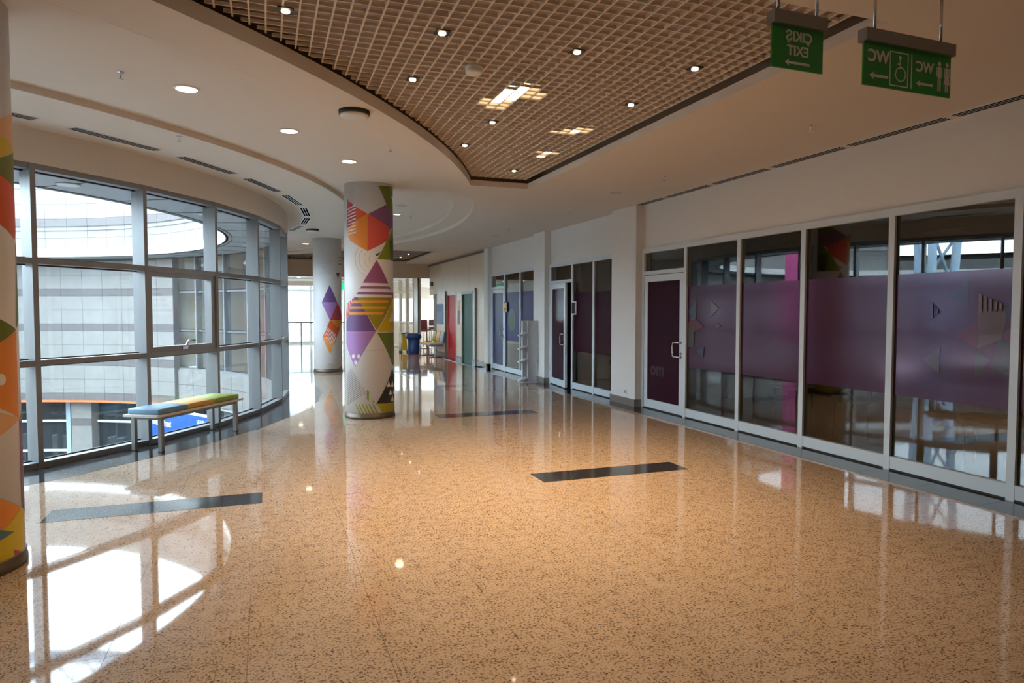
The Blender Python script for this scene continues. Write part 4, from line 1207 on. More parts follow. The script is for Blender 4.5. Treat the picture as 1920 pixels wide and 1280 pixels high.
def column(idx, label, cx, cy, r, h):
    c = thing('mural_column', label, 'column', (cx, cy, 0), kind='thing')
    MB().lathe([(r, 0.0), (r, h)], 120).build('shaft', M['column'], c, local=True)
    MB().lathe([(r + 0.014, 0.0), (r + 0.014, 0.035), (r + 0.008, 0.04), (r + 0.008, 0.075), (r + 0.001, 0.08)], 90).build('base_ring', M['bronze'], c, local=True)
    MB().lathe([(r + 0.0006, 0.985), (r + 0.0006, 0.989)], 90).build('wrap_seam', M['print_taupe'], c, local=True)
    face_dir = math.degrees(math.atan2(-cy, -cx))
    lines = {}
    def wrap(bm_, pts, rr):
        u, u1 = math.floor(min(p[0] for p in pts) / 3) * 3, max(p[0] for p in pts)
        while u < u1:
            q = clip_u(pts, u, u + 3)
            if len(q) > 2:
                bm_.face([(rr * math.cos(math.radians(face_dir + a)), rr * math.sin(math.radians(face_dir + a)), max(0.081, zz)) for a, zz in q])
            u += 3
        return bm_
    def both(bm_, cname, nm, kind=None):
        o = bm_.build(nm, M['print_' + cname], c, local=True, kind=kind)
        o2 = o.copy()                      # the wrap repeats on the far side of the column
        col.objects.link(o2)
        o2.parent = c
        o2.rotation_euler = (0, 0, PI)
    for ci, cname, lay, pts in MURAL:
        if ci != idx:
            continue
        rr = r + 0.0010 * lay
        if cname == 'taupe' or (cname == 'charcoal' and lay == 2):
            wrap(lines.setdefault(cname, MB()), pts, rr)
        else:
            both(wrap(MB(), pts, rr), cname, 'printed_shape')
    for cname, bm_ in lines.items():
        both(bm_, cname, 'printed_lines', 'stuff')
    return c

column(0, 'round column with orange and green leaf print beside the viewer, cut by the frame', -1.78, 4.91, 0.355, TRAY)
column(1, 'round column with olive, plum and orange triangle print in mid corridor', 1.43, 10.13, 0.35, TRAY)
column(2, 'mostly white round column with a purple and orange zigzag print, further away', 1.49, 18.0, 0.35, TRAY)

# ------------------------------------------------------------------ metal grid ceilings and their lamps
CELL = 0.096
def grid(gi, label, ya, yb, xr, gap, ya_in):
    g = thing('grid_ceiling', label, 'ceiling grid', (2.0, (ya + yb) / 2, 3.345), kind='thing')
    z0, z1 = 3.345, 3.369
    rx, ry, R = RIMS[gi][0], RIMS[gi][1], RIMS[gi][2] + 0.008
    xs, yl = [], []
    x = 3.388 if gi == 0 else xr - gap
    while x > -4:
        xs.append(x)
        x -= CELL
    y = ya + ya_in
    while y < yb - 0.02:
        yl.append(y)
        y += CELL
    made = 0
    rest = MB()
    for x in xs:
        d = R * R - (x - rx) ** 2
        if gi == 0:
            e0, e1 = ya + 0.005, yb - 0.03
            if d > 0:
                e1 = min(e1, ry - math.sqrt(d))
        else:
            e0, e1 = ya + 0.005, yb - 0.03
            if d > 0:
                e0 = max(e0, ry + math.sqrt(d))
        if e1 - e0 < 0.1:
            continue
        b = MB() if gi == 0 else rest
        b.box(x - 0.0055, x + 0.0055, e0, e1, z0, z1)
        if gi == 0:
            b.build('grid_bar', M['grid'], g)
    for y in yl:
        e0 = rim_x(gi, y, -0.008) or -4
        e1 = xr - gap
        if e1 - e0 < 0.1:
            continue
        b = MB() if gi == 0 else rest
        b.box(e0, e1, y - 0.0045, y + 0.0045, z0 + 0.001, z1 - 0.001)
        if gi == 0:
            b.build('grid_bar', M['grid'], g)
    if gi == 1:
        rest.build('grid_bars', M['grid_far'], g, kind='stuff')
    return g
grid(0, 'bronze open-cell metal grid ceiling set in the large curved opening overhead', 3.08, 8.90, 3.44, 0.045, 0.02)
grid(1, 'distant bronze grid ceiling in the opening before the cross beam', 19.2, 24.3, 4.75, 0.06, 0.04)

def grid_spot(x, y, label, watts=SPOT_W):
    t = thing('grid_spotlight', label, 'spotlight', (x, y, 3.318), group='small spotlights in the metal grid')
    b = MB()
    b.box(-0.047, 0.047, -0.047, 0.047, 0.020, 0.0265)
    b.build('black_tray', M['black'], t, local=True)
    MB().lathe([(0.025, 0.0195), (0.025, 0.014), (0.021, 0.011), (0.002, 0.011)], 20).build('lit_lens', M['lamp_on'], t, local=True)
    spot_lamp(t, (0, 0, -0.02), watts, 100, 0.7, 0.03)
    return t
rows = {}
GS = [(2.05, 3.46), (0.14, 4.38), (1.10, 4.38), (2.06, 4.38), (3.02, 4.38), (1.10, 5.32), (3.02, 5.32), (2.06, 6.26), (2.06, 7.22), (3.02, 8.30)]
names = ['bright lens on a black tray at the top edge of the picture', 'bright lens on a black tray nearest the curved rim, first in its row of four',
         'second black-tray spot in the row of four nearest the signs, counted from the curved rim', 'third black-tray spot in the row of four, counted from the curved rim',
         'fourth black-tray spot in the row of four, closest to the green signs', 'lone black-tray spot between the curved rim and the smoke detector',
         'black-tray spot close to the straight rim, right of the big bright lamp', 'dim black-tray spot just beyond the big bright lamp',
         'dim black-tray spot near the curved rim, second beyond the bright lamp', 'dim spot at the narrow far tip of the grid']
for (x, y), nm in zip(GS, names):
    grid_spot(x, y, nm)

for x, y, nm in ((4.3, 20.2, 'added small spot in the distant grid, warming the wall by the green lift door'), (4.3, 21.6, 'added small spot in the distant grid, warming the wall by the red lift door'), (4.3, 23.0, 'added small spot in the distant grid, warming the wall by the blue poster')):
    grid_spot(x, y, nm, 40.0)  # spots added to throw warm light on the beige lift wall

def halide(x, y, label, watts, bright, dim):
    # lamp box above the grid; bright cells are its lit face, dim cells paint its glow (offsets counted in cells)
    t = thing('halide_lamp', label, 'lamp', (x, y, 3.350), group='large lamps above the metal grid')
    MB().box(-0.14, 0.14, -0.28, 0.28, 0.022, 0.09).build('lamp_housing', M['reflector'], t, local=True)
    for cells, m in ((bright, 'halide_on'), (dim, 'halide_glow')):
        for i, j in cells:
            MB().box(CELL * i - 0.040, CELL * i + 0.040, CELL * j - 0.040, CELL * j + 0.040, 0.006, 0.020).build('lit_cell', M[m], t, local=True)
    spot_lamp(t, (0, 0, -0.03), watts, 112, 1.0, 0.08)
    return t
gx = lambda k: 3.388 - CELL * (k + 0.5)
gy = lambda k: 3.10 + CELL * (k + 0.5)
halide(gx(14), gy(24), 'large glaring lamp shining through the cells of the metal grid', HALIDE_W,
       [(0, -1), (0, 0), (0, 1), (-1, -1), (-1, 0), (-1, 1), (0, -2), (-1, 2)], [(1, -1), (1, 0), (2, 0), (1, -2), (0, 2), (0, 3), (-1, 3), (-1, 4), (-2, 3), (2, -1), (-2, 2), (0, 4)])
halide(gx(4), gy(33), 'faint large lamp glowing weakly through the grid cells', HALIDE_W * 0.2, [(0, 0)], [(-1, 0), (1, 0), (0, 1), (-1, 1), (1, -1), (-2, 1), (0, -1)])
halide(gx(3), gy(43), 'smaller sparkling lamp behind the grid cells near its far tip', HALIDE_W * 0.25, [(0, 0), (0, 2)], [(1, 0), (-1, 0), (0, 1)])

def downlight(x, y, z, label, r=0.082, watts=ROUND_W):
    t = thing('round_downlight', label, 'downlight', (x, y, z), group='round downlights in the white ceiling')
    MB().lathe([(r + 0.022, 0.0), (r + 0.022, -0.005), (r, -0.009), (r, 0.0)], 36).build('trim_ring', M['white_plastic'], t, local=True)
    MB().lathe([(r - 0.001, -0.001), (r - 0.001, -0.006), (0.002, -0.006)], 36).build('lit_lens', M['lamp_on'], t, local=True)
    spot_lamp(t, (0, 0, -0.03), watts, 150, 0.6, 0.08)
    return t
downlight(-0.58, 6.23, TRAY, 'round lit downlight nearest the viewer, above the bench')
downlight(0.25, 7.32, TRAY, 'round lit downlight, second of three leading to the triangle-print column')
downlight(0.98, 8.55, TRAY, 'round lit downlight closest to the triangle-print column')
downlight(1.05, 19.4, TRAY, 'round lit downlight beside the zigzag-print column')
downlight(2.35, 12.9, TRAY, 'small lit downlight peeping out right of the triangle-print column', 0.06)
for i, (x, y) in enumerate(((1.2, 27.0), (1.9, 27.6))):
    downlight(x, y, 2.80, ['round downlight in the low far ceiling, nearer of the pair', 'round downlight in the low far ceiling, farther of the pair'][i])
downlight(3.0, 20.8, 3.335, 'wide lit downlight in the distant grid ceiling', 0.14, 40)
downlight(2.75, 21.6, 3.335, 'small lit downlight in the distant grid ceiling', 0.07, 30)
# lamps of the same kinds in the part of the corridor behind the viewer
for x, y, nm in ((3.6, -1.0, 'round downlight behind the viewer on the shop side'), (3.9, 1.2, 'round downlight above the viewer near the green signs')):
    downlight(x, y, CEIL, nm)

# slot air diffusers
def diffuser(loc, rot, length, label, group):
    t = thing('slot_diffuser', label, 'air diffuser', loc, rot, group)
    fr = MB()
    for y0, y1 in ((-0.066, -0.056), (-0.0235, -0.0155), (0.0155, 0.0235), (0.056, 0.066)):
        fr.box(-length / 2, length / 2, y0, y1, -0.006, -0.0005)
    fr.build('frame', M['white_alu'], t, local=True)
    for y0 in (-0.056, -0.0155, 0.0235):
        MB().box(-length / 2 + 0.01, length / 2 - 0.01, y0, y0 + (0.031 if y0 == -0.0155 else 0.0325), -0.0045, -0.0005).build('slot', M['void'], t, local=True)
    return t
for k in range(-2, 7):
    a = mull(k) + DPH / 2
    p = pol(8.86, a)
    bay = {0: 'above the first full pane right of the leaf-print column', 1: 'above the bay with the opening sash', 2: 'above the third bay, past the opening sash',
           3: 'above the fourth bay of the glass wall', 4: 'where the glass wall turns out of sight, nearest of three', 5: 'where the glass wall turns out of sight, middle of three',
           6: 'where the glass wall turns out of sight, farthest of three', -1: 'half hidden by the leaf-print column', -2: 'left of the leaf-print column, out of view'}[k]
    diffuser((p[0], p[1], SIDE), math.radians(a + 90), 0.98, 'slot air diffuser ' + bay, 'slot diffusers along the curved glass wall')
for i in range(8):
    y = 9.45 - 1.13 * i
    diffuser((5.62, y, CEIL), PI / 2, 1.06, 'slot air diffuser above the purple shop front, %s from the pilaster' % ORD[i], 'slot diffusers above the shop front')

def sprinkler(x, y, z, label):
    t = thing('sprinkler_head', label, 'sprinkler', (x, y, z), group='sprinkler heads in the white ceiling')
    MB().lathe([(0.026, 0.0), (0.026, -0.005), (0.007, -0.008), (0.007, -0.035), (0.003, -0.04), (0.003, -0.055)], 16).build('stem', M['chrome'], t, local=True)
    MB().lathe([(0.020, -0.055), (0.020, -0.058)], 16).build('deflector', M['chrome'], t, local=True)
for x, y, z, nm in ((4.69, 4.99, CEIL, 'sprinkler head near the toilet sign, in the ceiling by the purple shop front'),
                    (4.72, 7.47, CEIL, 'sprinkler head above the purple shop front, second from the signs'),
                    (4.72, 10.31, CEIL, 'sprinkler head in front of the white pilaster, third from the signs'),
                    (4.78, 13.43, CEIL, 'sprinkler head in front of the plum shop front'),
                    (-1.01, 5.97, TRAY, 'sprinkler head left of the nearest round downlight'),
                    (1.32, 7.60, TRAY, 'sprinkler head right of the middle round downlight'),
                    (-0.79, 7.67, SIDE, 'sprinkler head in the low ceiling strip over the glass wall'),
                    (2.65, 13.08, TRAY, 'sprinkler head beyond the triangle-print column')):
    sprinkler(x, y, z, nm)

def ceiling_disc(x, y, z, label, r, cat, dark=True, name='access_point'):
    t = thing(name, label, cat, (x, y, z))
    MB().lathe([(r * 1.04, 0.0), (r * 1.04, -0.030)], 32).build('mount', M['black'] if dark else M['white_plastic'], t, local=True)
    MB().lathe([(r * 0.96, -0.030), (r * 0.96, -0.044), (r * 0.8, -0.056), (r * 0.4, -0.062), (0.002, -0.064)], 32).build('cover', M['white_plastic'], t, local=True)
ceiling_disc(0.73, 5.95, CEIL, 'white disc with a black gap under the ceiling by the curved rim', 0.125, 'access point')
ceiling_disc(0.98, 15.40, SIDE, 'white disc with a black back near the zigzag-print column', 0.13, 'access point')
ceiling_disc(1.47, 4.90, 3.345, 'round pale smoke detector hanging in the grid cells', 0.065, 'smoke detector', False, 'smoke_detector')
for x, y, nm in ((4.73, 8.74, 'flat round ceiling speaker above the purple shop front'), (4.94, 14.78, 'flat round ceiling speaker above the blue shop front'),
                 (2.23, 11.81, 'flat round ceiling speaker right of the triangle-print column')):
    z = TRAY if x < 3 else CEIL
    t = thing('ceiling_speaker', nm, 'speaker', (x, y, z))
    MB().lathe([(0.10, 0.0), (0.10, -0.004), (0.088, -0.008), (0.002, -0.008)], 28).build('grille', mat('speaker_grille', (0.50, 0.48, 0.45, 1), 0.6), t, local=True)
    MB().lathe([(0.108, 0.0), (0.108, -0.003)], 28).build('rim', M['white_plastic'], t, local=True)

# ------------------------------------------------------------------ hanging green signs, read from behind
def hang_sign(label, x, y, z_top, w, h, rot):
    t = thing('hanging_sign', label, 'sign', (x, y, z_top), rot)
    MB().box(-w / 2 - 0.006, w / 2 + 0.006, -0.028, 0.028, -0.062, 0.0).build('top_rail', M['grey_metal'], t, local=True)
    for sx in (-w * 0.38, w * 0.38):
        MB().tube([(sx, 0, 0), (sx, 0, CEIL - z_top)], 0.0075).build('hanging_rod', M['chrome'], t, local=True)
    MB().box(-w / 2, w / 2, -0.005, 0.005, -0.062 - h, -0.060).build('green_panel', M['sign_green'], t, local=True)
    return t
def arrow(t, x0, x1, z, s, y=-0.0062):
    """arrow pointing to -x"""
    b = MB()
    P = [(x0, z), (x0 + s * 1.6, z + s), (x0 + s * 1.3, z + s * 0.35), (x1, z + s * 0.35), (x1, z - s * 0.35), (x0 + s * 1.3, z - s * 0.35), (x0 + s * 1.6, z - s)]
    c = (x0 + s, z)
    n = len(P)
    b.v += [(p[0], y, p[1]) for p in P] + [(p[0], y + 0.001, p[1]) for p in P]
    b.f += [tuple(range(n)), tuple(reversed(range(n, 2 * n)))] + [(i, (i + 1) % n, n + (i + 1) % n, n + i) for i in range(n)]
    b.s += [False] * (n + 2)
    return b.build('arrow', M['sign_white'], t, local=True)
YF = -0.0062
s1 = hang_sign('small green hanging exit sign with mirrored lettering and an arrow', 2.46, 2.72, 2.985, 0.318, 0.20, math.radians(1.5))
letters('ÇIKIŞ', 0.066, M['sign_white'], s1, (0.005, YF, -0.128), (1, 0, 0), (0, 0, 1), mirror=True)
letters('EXIT', 0.066, M['sign_white'], s1, (0.0, YF, -0.196), (1, 0, 0), (0, 0, 1), mirror=True)
arrow(s1, -0.08, 0.075, -0.232, 0.017)
s2 = hang_sign('wide green hanging toilet sign with mirrored lettering and figures', 3.185, 2.72, 2.975, 0.63, 0.215, math.radians(1.5))
letters('WC', 0.085, M['sign_white'], s2, (-0.215, YF, -0.155), (1, 0, 0), (0, 0, 1), mirror=True)
arrow(s2, -0.275, -0.145, -0.225, 0.020)
fr = MB()
for x0, x1, z0, z1 in ((-0.135, -0.002, -0.092, -0.086), (-0.135, -0.002, -0.262, -0.256), (-0.135, -0.129, -0.262, -0.086), (-0.008, -0.002, -0.262, -0.086), (0.018, 0.025, -0.262, -0.086)):
    fr.box(x0, x1, YF, YF + 0.001, z0, z1)
fr.build('sign_frame', M['sign_white'], s2, local=True)
wc = MB()
hx, hz = -0.062, -0.115
def disc_xz(b, x, z, r, k=16, y=YF):
    b.v += [(x + r * math.cos(2 * PI * i / k), y, z + r * math.sin(2 * PI * i / k)) for i in range(k)]
    n = len(b.v) - k
    b.f.append(tuple(range(n, n + k)))
    b.s.append(False)
    return b
disc_xz(wc, hx, hz, 0.011)
for p, q in (((hx, -0.128), (hx + 0.004, -0.165)), ((hx + 0.004, -0.165), (hx - 0.022, -0.172)), ((hx - 0.022, -0.172), (hx - 0.034, -0.205)), ((hx + 0.002, -0.145), (hx - 0.018, -0.148)), ((hx - 0.034, -0.205), (hx - 0.042, -0.203))):
    wc.bar((p[0], YF, p[1]), (q[0], YF, q[1]), 0.007, 0.001, (0, 1, 0))
prev = None
for i in range(16):
    t_ = math.radians(110 - i * 18.5)
    c = (hx + 0.004 + 0.036 * math.cos(t_), -0.198 + 0.036 * math.sin(t_))
    if prev:
        wc.bar((prev[0], YF, prev[1]), (c[0], YF, c[1]), 0.006, 0.001, (0, 1, 0))
    prev = c
wc.build('wheelchair_pictogram', M['sign_white'], s2, local=True)
letters('WC', 0.075, M['sign_white'], s2, (0.118, YF, -0.165), (1, 0, 0), (0, 0, 1), mirror=True)
arrow(s2, 0.058, 0.180, -0.228, 0.018)
for px_, skirt in ((0.228, False), (0.285, True)):
    b = MB()
    disc_xz(b, px_, -0.108, 0.0125)
    def rectp(x0, x1, z0, z1):
        b.face([(x0, YF, z0), (x1, YF, z0), (x1, YF, z1), (x0, YF, z1)])
    rectp(px_ - 0.013, px_ + 0.013, -0.180, -0.124)
    rectp(px_ - 0.022, px_ - 0.0155, -0.176, -0.126)
    rectp(px_ + 0.0155, px_ + 0.022, -0.176, -0.126)
    rectp(px_ - 0.012, px_ - 0.002, -0.252, -0.180)
    rectp(px_ + 0.002, px_ + 0.012, -0.252, -0.180)
    if skirt:
        b.face([(px_ - 0.010, YF - 0.0003, -0.150), (px_ + 0.010, YF - 0.0003, -0.150), (px_ + 0.024, YF - 0.0003, -0.212), (px_ - 0.024, YF - 0.0003, -0.212)])
    b.build('woman_pictogram' if skirt else 'man_pictogram', M['sign_white'], s2, local=True)

t = thing('exit_sign', 'lit green exit sign glowing between the two further columns', 'sign', (2.78, 25.15, 2.30))
MB().box(-0.22, 0.22, -0.03, 0.03, 0, 0.24).build('housing', M['sign_lit'], t, local=True)
MB().tube([(0, 0, 0.24), (0, 0, 0.48)], 0.01).build('hanging_rod', M['grey_metal'], t, local=True)
b = MB()
b.face([(-0.02, -0.032, 0.05), (0.16, -0.032, 0.05), (0.16, -0.032, 0.19), (-0.02, -0.032, 0.19)])
b.build('white_symbol', M['sign_lit_white'], t, local=True)

# ------------------------------------------------------------------ bench by the glass wall
ang = math.atan2(0.848, 0.53)
bench = thing('padded_bench', 'long low bench with blue, yellow and green pads by the curved glass wall', 'bench', (-0.885, 8.94, 0), ang)
LB, WB = 1.56, 0.43
MB().box(-LB / 2, LB / 2, -WB / 2, WB / 2, 0.392, 0.416).build('seat_board', M['pale_wood'], bench, local=True)
for sx in (-0.67, 0.67):
    for sy in (-0.17, 0.17):
        MB().box(sx - 0.022, sx + 0.022, sy - 0.022, sy + 0.022, 0.012, 0.392).build('leg', M['grey_metal'], bench, local=True)
        MB().box(sx - 0.025, sx + 0.025, sy - 0.025, sy + 0.025, 0.0, 0.012).build('foot_cap', M['black'], bench, local=True)
    MB().box(sx - 0.018, sx + 0.018, -0.148, 0.148, 0.355, 0.392).build('cross_rail', M['grey_metal'], bench, local=True)
for sy in (-0.17, 0.17):
    MB().box(-0.648, 0.648, sy - 0.015, sy + 0.015, 0.357, 0.392).build('long_rail', M['grey_metal'], bench, local=True)
for sx, mm, cn in ((-0.50, 'pad_blue', 'blue'), (-0.01, 'pad_yellow', 'yellow'), (0.48, 'pad_green', 'green')):
    o = rounded_box(0.465, 0.40, 0.062, 0.016, 'seat_pad', M[mm], bench, (sx, 0.0, 0.416))
    o['label'] = 'square %s vinyl seat pad' % cn

# ------------------------------------------------------------------ courtyard things
booth = thing('info_hoarding', 'long bright blue printed hoarding in the courtyard, seen under the bench', 'hoarding', (-2.62, 16.7, -4.2), math.radians(-57.7))
MB().box(0, 3.26, -0.03, 0.03, 0.25, 3.70).build('blue_panel', M['booth_blue'], booth, local=True)
MB().box(-0.01, 3.27, -0.035, 0.035, 3.70, 3.73).build('top_edge', M['paper'], booth, local=True)
for sx in (0.1, 1.63, 3.16):
    MB().box(sx - 0.03, sx + 0.03, 0.03, 0.09, 0.0, 3.68).build('post', M['grey_metal'], booth, local=True)
letters('ÜNİVERSİTESİ', 0.125, M['paper'], booth, (1.475, -0.032, 3.36), (1, 0, 0), (0, 0, 1), align='RIGHT')
letters('ULUSLAR', 0.108, M['paper'], booth, (2.525, -0.032, 3.545), (1, 0, 0), (0, 0, 1), align='LEFT')
ban = thing('hanging_banner', 'tall pink banner with pale letters, mirrored in the purple shop front', 'banner', (-6.0, 19.0, 0.5), math.radians(50))
MB().box(-0.45, 0.45, -0.01, 0.01, 0.0, 4.5).build('cloth', M['pink'], ban, local=True)
MB().tube([(-0.5, 0, 4.5), (0.5, 0, 4.5)], 0.025).build('top_pole', M['chrome'], ban, local=True)
MB().tube([(0, 0, 4.5), (0, 0, 6.2)], 0.008).build('cord', M['grey_metal'], ban, local=True)
letters('İR', 0.55, M['paper'], ban, (-0.18, -0.012, 2.3), (0, 0, 1), (-1, 0, 0), align='LEFT')
tr = thing('truss_mast', 'blue-grey tubular steel mast rising from the courtyard ground', 'truss', (-10.4, 17.4, -4.2))
for i, (dx, dy_) in enumerate(((-0.45, -0.3), (0.45, -0.3), (0, 0.5))):
    MB().tube([(dx * 0.4, dy_ * 0.4, 0), (dx * 1.6, dy_ * 1.6, 11.0)], 0.14, 14).build('leg', M['truss'], tr, local=True)
for zz in (2.5, 4.5, 6.5, 8.5):
    s = 0.4 + 1.2 * zz / 11
    P = [(-0.45 * s, -0.3 * s, zz), (0.45 * s, -0.3 * s, zz), (0, 0.5 * s, zz)]
    for p, q in zip(P, P[1:] + P[:1]):
        MB().tube([p, q], 0.06, 8).build('strut', M['truss'], tr, local=True)
        MB().tube([p, (q[0] * 1.2, q[1] * 1.2, zz + 1.9)], 0.05, 8).build('brace', M['truss'], tr, local=True)
rf = thing('roof_lattice', 'pale steel lattice of the glazed roof high over the courtyard', 'roof lattice', (CX, CY, 8.2), kind='thing')
lat = MB()
for i in range(-15, 16):
    d = i * 0.55
    hw = math.sqrt(max(0.0, 8.6 ** 2 - d * d))
    for rot in (30, 120):
        c_, s_ = math.cos(math.radians(rot)), math.sin(math.radians(rot))
        lat.bar((d * c_ - hw * s_, d * s_ + hw * c_, 0), (d * c_ + hw * s_, d * s_ - hw * c_, 0), 0.035, 0.05)
lat.build('lattice_bars', M['facade'], rf, local=True, kind='stuff')
tb = MB()
for i in range(48):
    p, q = (8.6 * math.cos(2 * PI * i / 48), 8.6 * math.sin(2 * PI * i / 48), 0), (8.6 * math.cos(2 * PI * (i + 1) / 48), 8.6 * math.sin(2 * PI * (i + 1) / 48), 0)
    tb.bar(p, q, 0.2, 0.3)
tb.build('rim_beam', M['truss'], rf, local=True)

# ------------------------------------------------------------------ along the right wall
st = thing('leaflet_stand', 'light grey upright leaflet stand before the white pilaster', 'leaflet stand', (5.325, 13.78, 0))
MB().box(0.0, 0.205, -0.03, 0.03, 0.02, 1.33).build('side_board', M['lightgrey'], st, local=True)
MB().box(-0.11, 0.0, 0.0, 0.03, 0.02, 1.33).build('back_board', M['lightgrey'], st, local=True)
MB().box(-0.125, -0.11, -0.03, 0.04, 0.02, 1.33).build('edge_strip', M['white_alu'], st, local=True)
MB().box(-0.012, 0.0, -0.05, 0.0, 0.02, 1.33).build('edge_strip', M['white_alu'], st, local=True)
rounded_box(0.40, 0.30, 0.02, 0.006, 'base_plate', M['lightgrey'], st, (0.03, 0.0, 0.0))
for zz in (1.0, 0.71, 0.43, 0.03):
    b = MB()
    n = len(b.v)
    for y0 in (-0.10, 0.02):
        b.v += [(-0.01, y0, zz + 0.08), (-0.20, y0, zz), (-0.20, y0, zz - 0.015), (-0.01, y0, zz + 0.06)]
    b.f += [(0, 1, 2, 3), (7, 6, 5, 4), (0, 4, 5, 1), (1, 5, 6, 2), (2, 6, 7, 3), (3, 7, 4, 0)]
    b.s += [False] * 6
    b.build('tray', M['lightgrey'], st, local=True)
    MB().box(0.205, 0.238, -0.02, 0.06, zz + 0.02, zz + 0.035).build('tray', M['lightgrey'], st, local=True)
for zz, nm in ((1.0, 'uppermost'), (0.71, 'second'), (0.43, 'third'), (0.03, 'lowest')):
    lf = thing('leaflet_pile', 'white leaflets in the %s tray of the grey stand' % nm, 'leaflets', (5.325 - 0.14, 13.74, zz + 0.0365), group='leaflets on the grey stand')
    for k in range(3):
        b = MB()
        dz = 0.008 * k
        for y0 in (-0.05, 0.05):
            b.v += [(0.07, y0 + 0.006 * k, 0.03 + dz), (-0.085, y0 + 0.006 * k, -0.035 + dz), (-0.085, y0 + 0.006 * k, -0.029 + dz), (0.07, y0 + 0.006 * k, 0.036 + dz)]
        b.f += [(0, 1, 2, 3), (7, 6, 5, 4), (0, 4, 5, 1), (1, 5, 6, 2), (2, 6, 7, 3), (3, 7, 4, 0)]
        b.s += [False] * 6
        b.build('leaflet', M['paper'], lf, local=True)

t = thing('wall_socket', 'small white power socket low on the white pilaster', 'socket', (5.57, 9.93, 0.215))
MB().box(-0.010, 0.0, -0.043, 0.043, -0.043, 0.043).build('plate', M['white_plastic'], t, local=True)
MB().box(-0.0115, -0.010, -0.018, 0.018, -0.018, 0.018).build('insert', M['grey_metal'], t, local=True)
t = thing('wall_tablet', 'white-framed dark panel on the glass beside the ajar door', 'panel', (5.70, 12.20, 1.60))
MB().box(-0.018, -0.003, -0.105, 0.105, -0.13, 0.13).build('bezel', M['white_plastic'], t, local=True)
MB().box(-0.020, -0.018, -0.085, 0.085, -0.108, 0.108).build('screen', mat('dark_screen', (0.05, 0.05, 0.055, 1), 0.25), t, local=True)
t = thing('door_notice', 'yellow and black notice on the glass beside the blue door', 'notice', (5.684, 16.26, 1.64))
MB().box(-0.004, -0.001, -0.13, 0.13, -0.13, 0.13).build('backing', M['black'], t, local=True)
MB().box(-0.006, -0.004, -0.11, 0.02, -0.06, 0.11).build('yellow_field', M['yellow'], t, local=True)
MB().box(-0.006, -0.004, 0.04, 0.11, -0.02, 0.09).build('white_field', M['paper'], t, local=True)
MB().box(-0.006, -0.004, -0.11, 0.11, -0.115, -0.075).build('yellow_field', M['yellow'], t, local=True)
t = thing('wall_poster', 'plain blue poster on the beige wall past the red lift door', 'poster', (5.645, 22.95, 1.08))
MB().box(-0.012, -0.001, -0.45, 0.45, 0.0, 0.70).build('board', M['poster_blue'], t, local=True)
t = thing('paper_notice', 'small white paper sheet beside the blue poster', 'notice', (5.645, 22.38, 1.50))
MB().box(-0.006, -0.001, -0.10, 0.10, 0.0, 0.30).build('sheet', M['paper'], t, local=True)
t = thing('yellow_notice', 'tall yellow-topped notice between the red and green lift doors', 'notice', (5.645, 20.53, 1.09))
MB().box(-0.008, -0.001, -0.15, 0.15, 0.0, 0.60).build('sheet', mat('cream_sheet', (0.55, 0.48, 0.33, 1), 0.6), t, local=True)
MB().box(-0.008, -0.001, -0.15, 0.15, 0.60, 0.78).build('yellow_head', M['yellow'], t, local=True)
MB().box(-0.0095, -0.008, -0.12, 0.12, 0.05, 0.45).build('dark_picture', mat('dark_picture', (0.12, 0.12, 0.12, 1), 0.5), t, local=True)
t = thing('speaker_box', 'small dark box high on the beige wall above the doorway', 'speaker', (5.64, 24.1, 2.42))
MB().box(-0.06, 0.0, -0.14, 0.14, 0.0, 0.16).build('case', M['bronze'], t, local=True)
MB().box(-0.064, -0.06, -0.11, 0.11, 0.02, 0.14).build('grille', M['black'], t, local=True)

# row of three linked chairs
ch = thing('linked_chairs', 'row of three joined seats in green, yellow and blue against the beige wall', 'seating', (5.30, 22.75, 0))
MB().box(-0.03, 0.03, -0.80, 0.80, 0.33, 0.38).build('beam', M['grey_metal'], ch, local=True)
for sy in (-0.55, 0.55):
    MB().box(-0.025, 0.025, sy - 0.025, sy + 0.025, 0.03, 0.33).build('leg', M['chrome'], ch, local=True)
    MB().box(-0.24, 0.24, sy - 0.025, sy + 0.025, 0.0, 0.03).build('foot', M['chrome'], ch, local=True)
for sy, mm, cn in ((-0.54, 'pad_blue', 'blue'), (0.0, 'pad_yellow', 'yellow'), (0.54, 'pad_green', 'green')):
    o = rounded_box(0.44, 0.48, 0.06, 0.025, 'seat', M['pad_yellow' if cn != 'blue' else 'pad_blue'], ch, (-0.03, sy, 0.39))
    o['label'] = ('blue' if cn == 'blue' else 'yellow') + ' padded seat'
    o = rounded_box(0.05, 0.46, 0.38, 0.02, 'backrest', M[mm], ch, (0.20, sy, 0.47))
    o.rotation_euler = (0, math.radians(10), 0)
    o['label'] = cn + ' padded backrest'

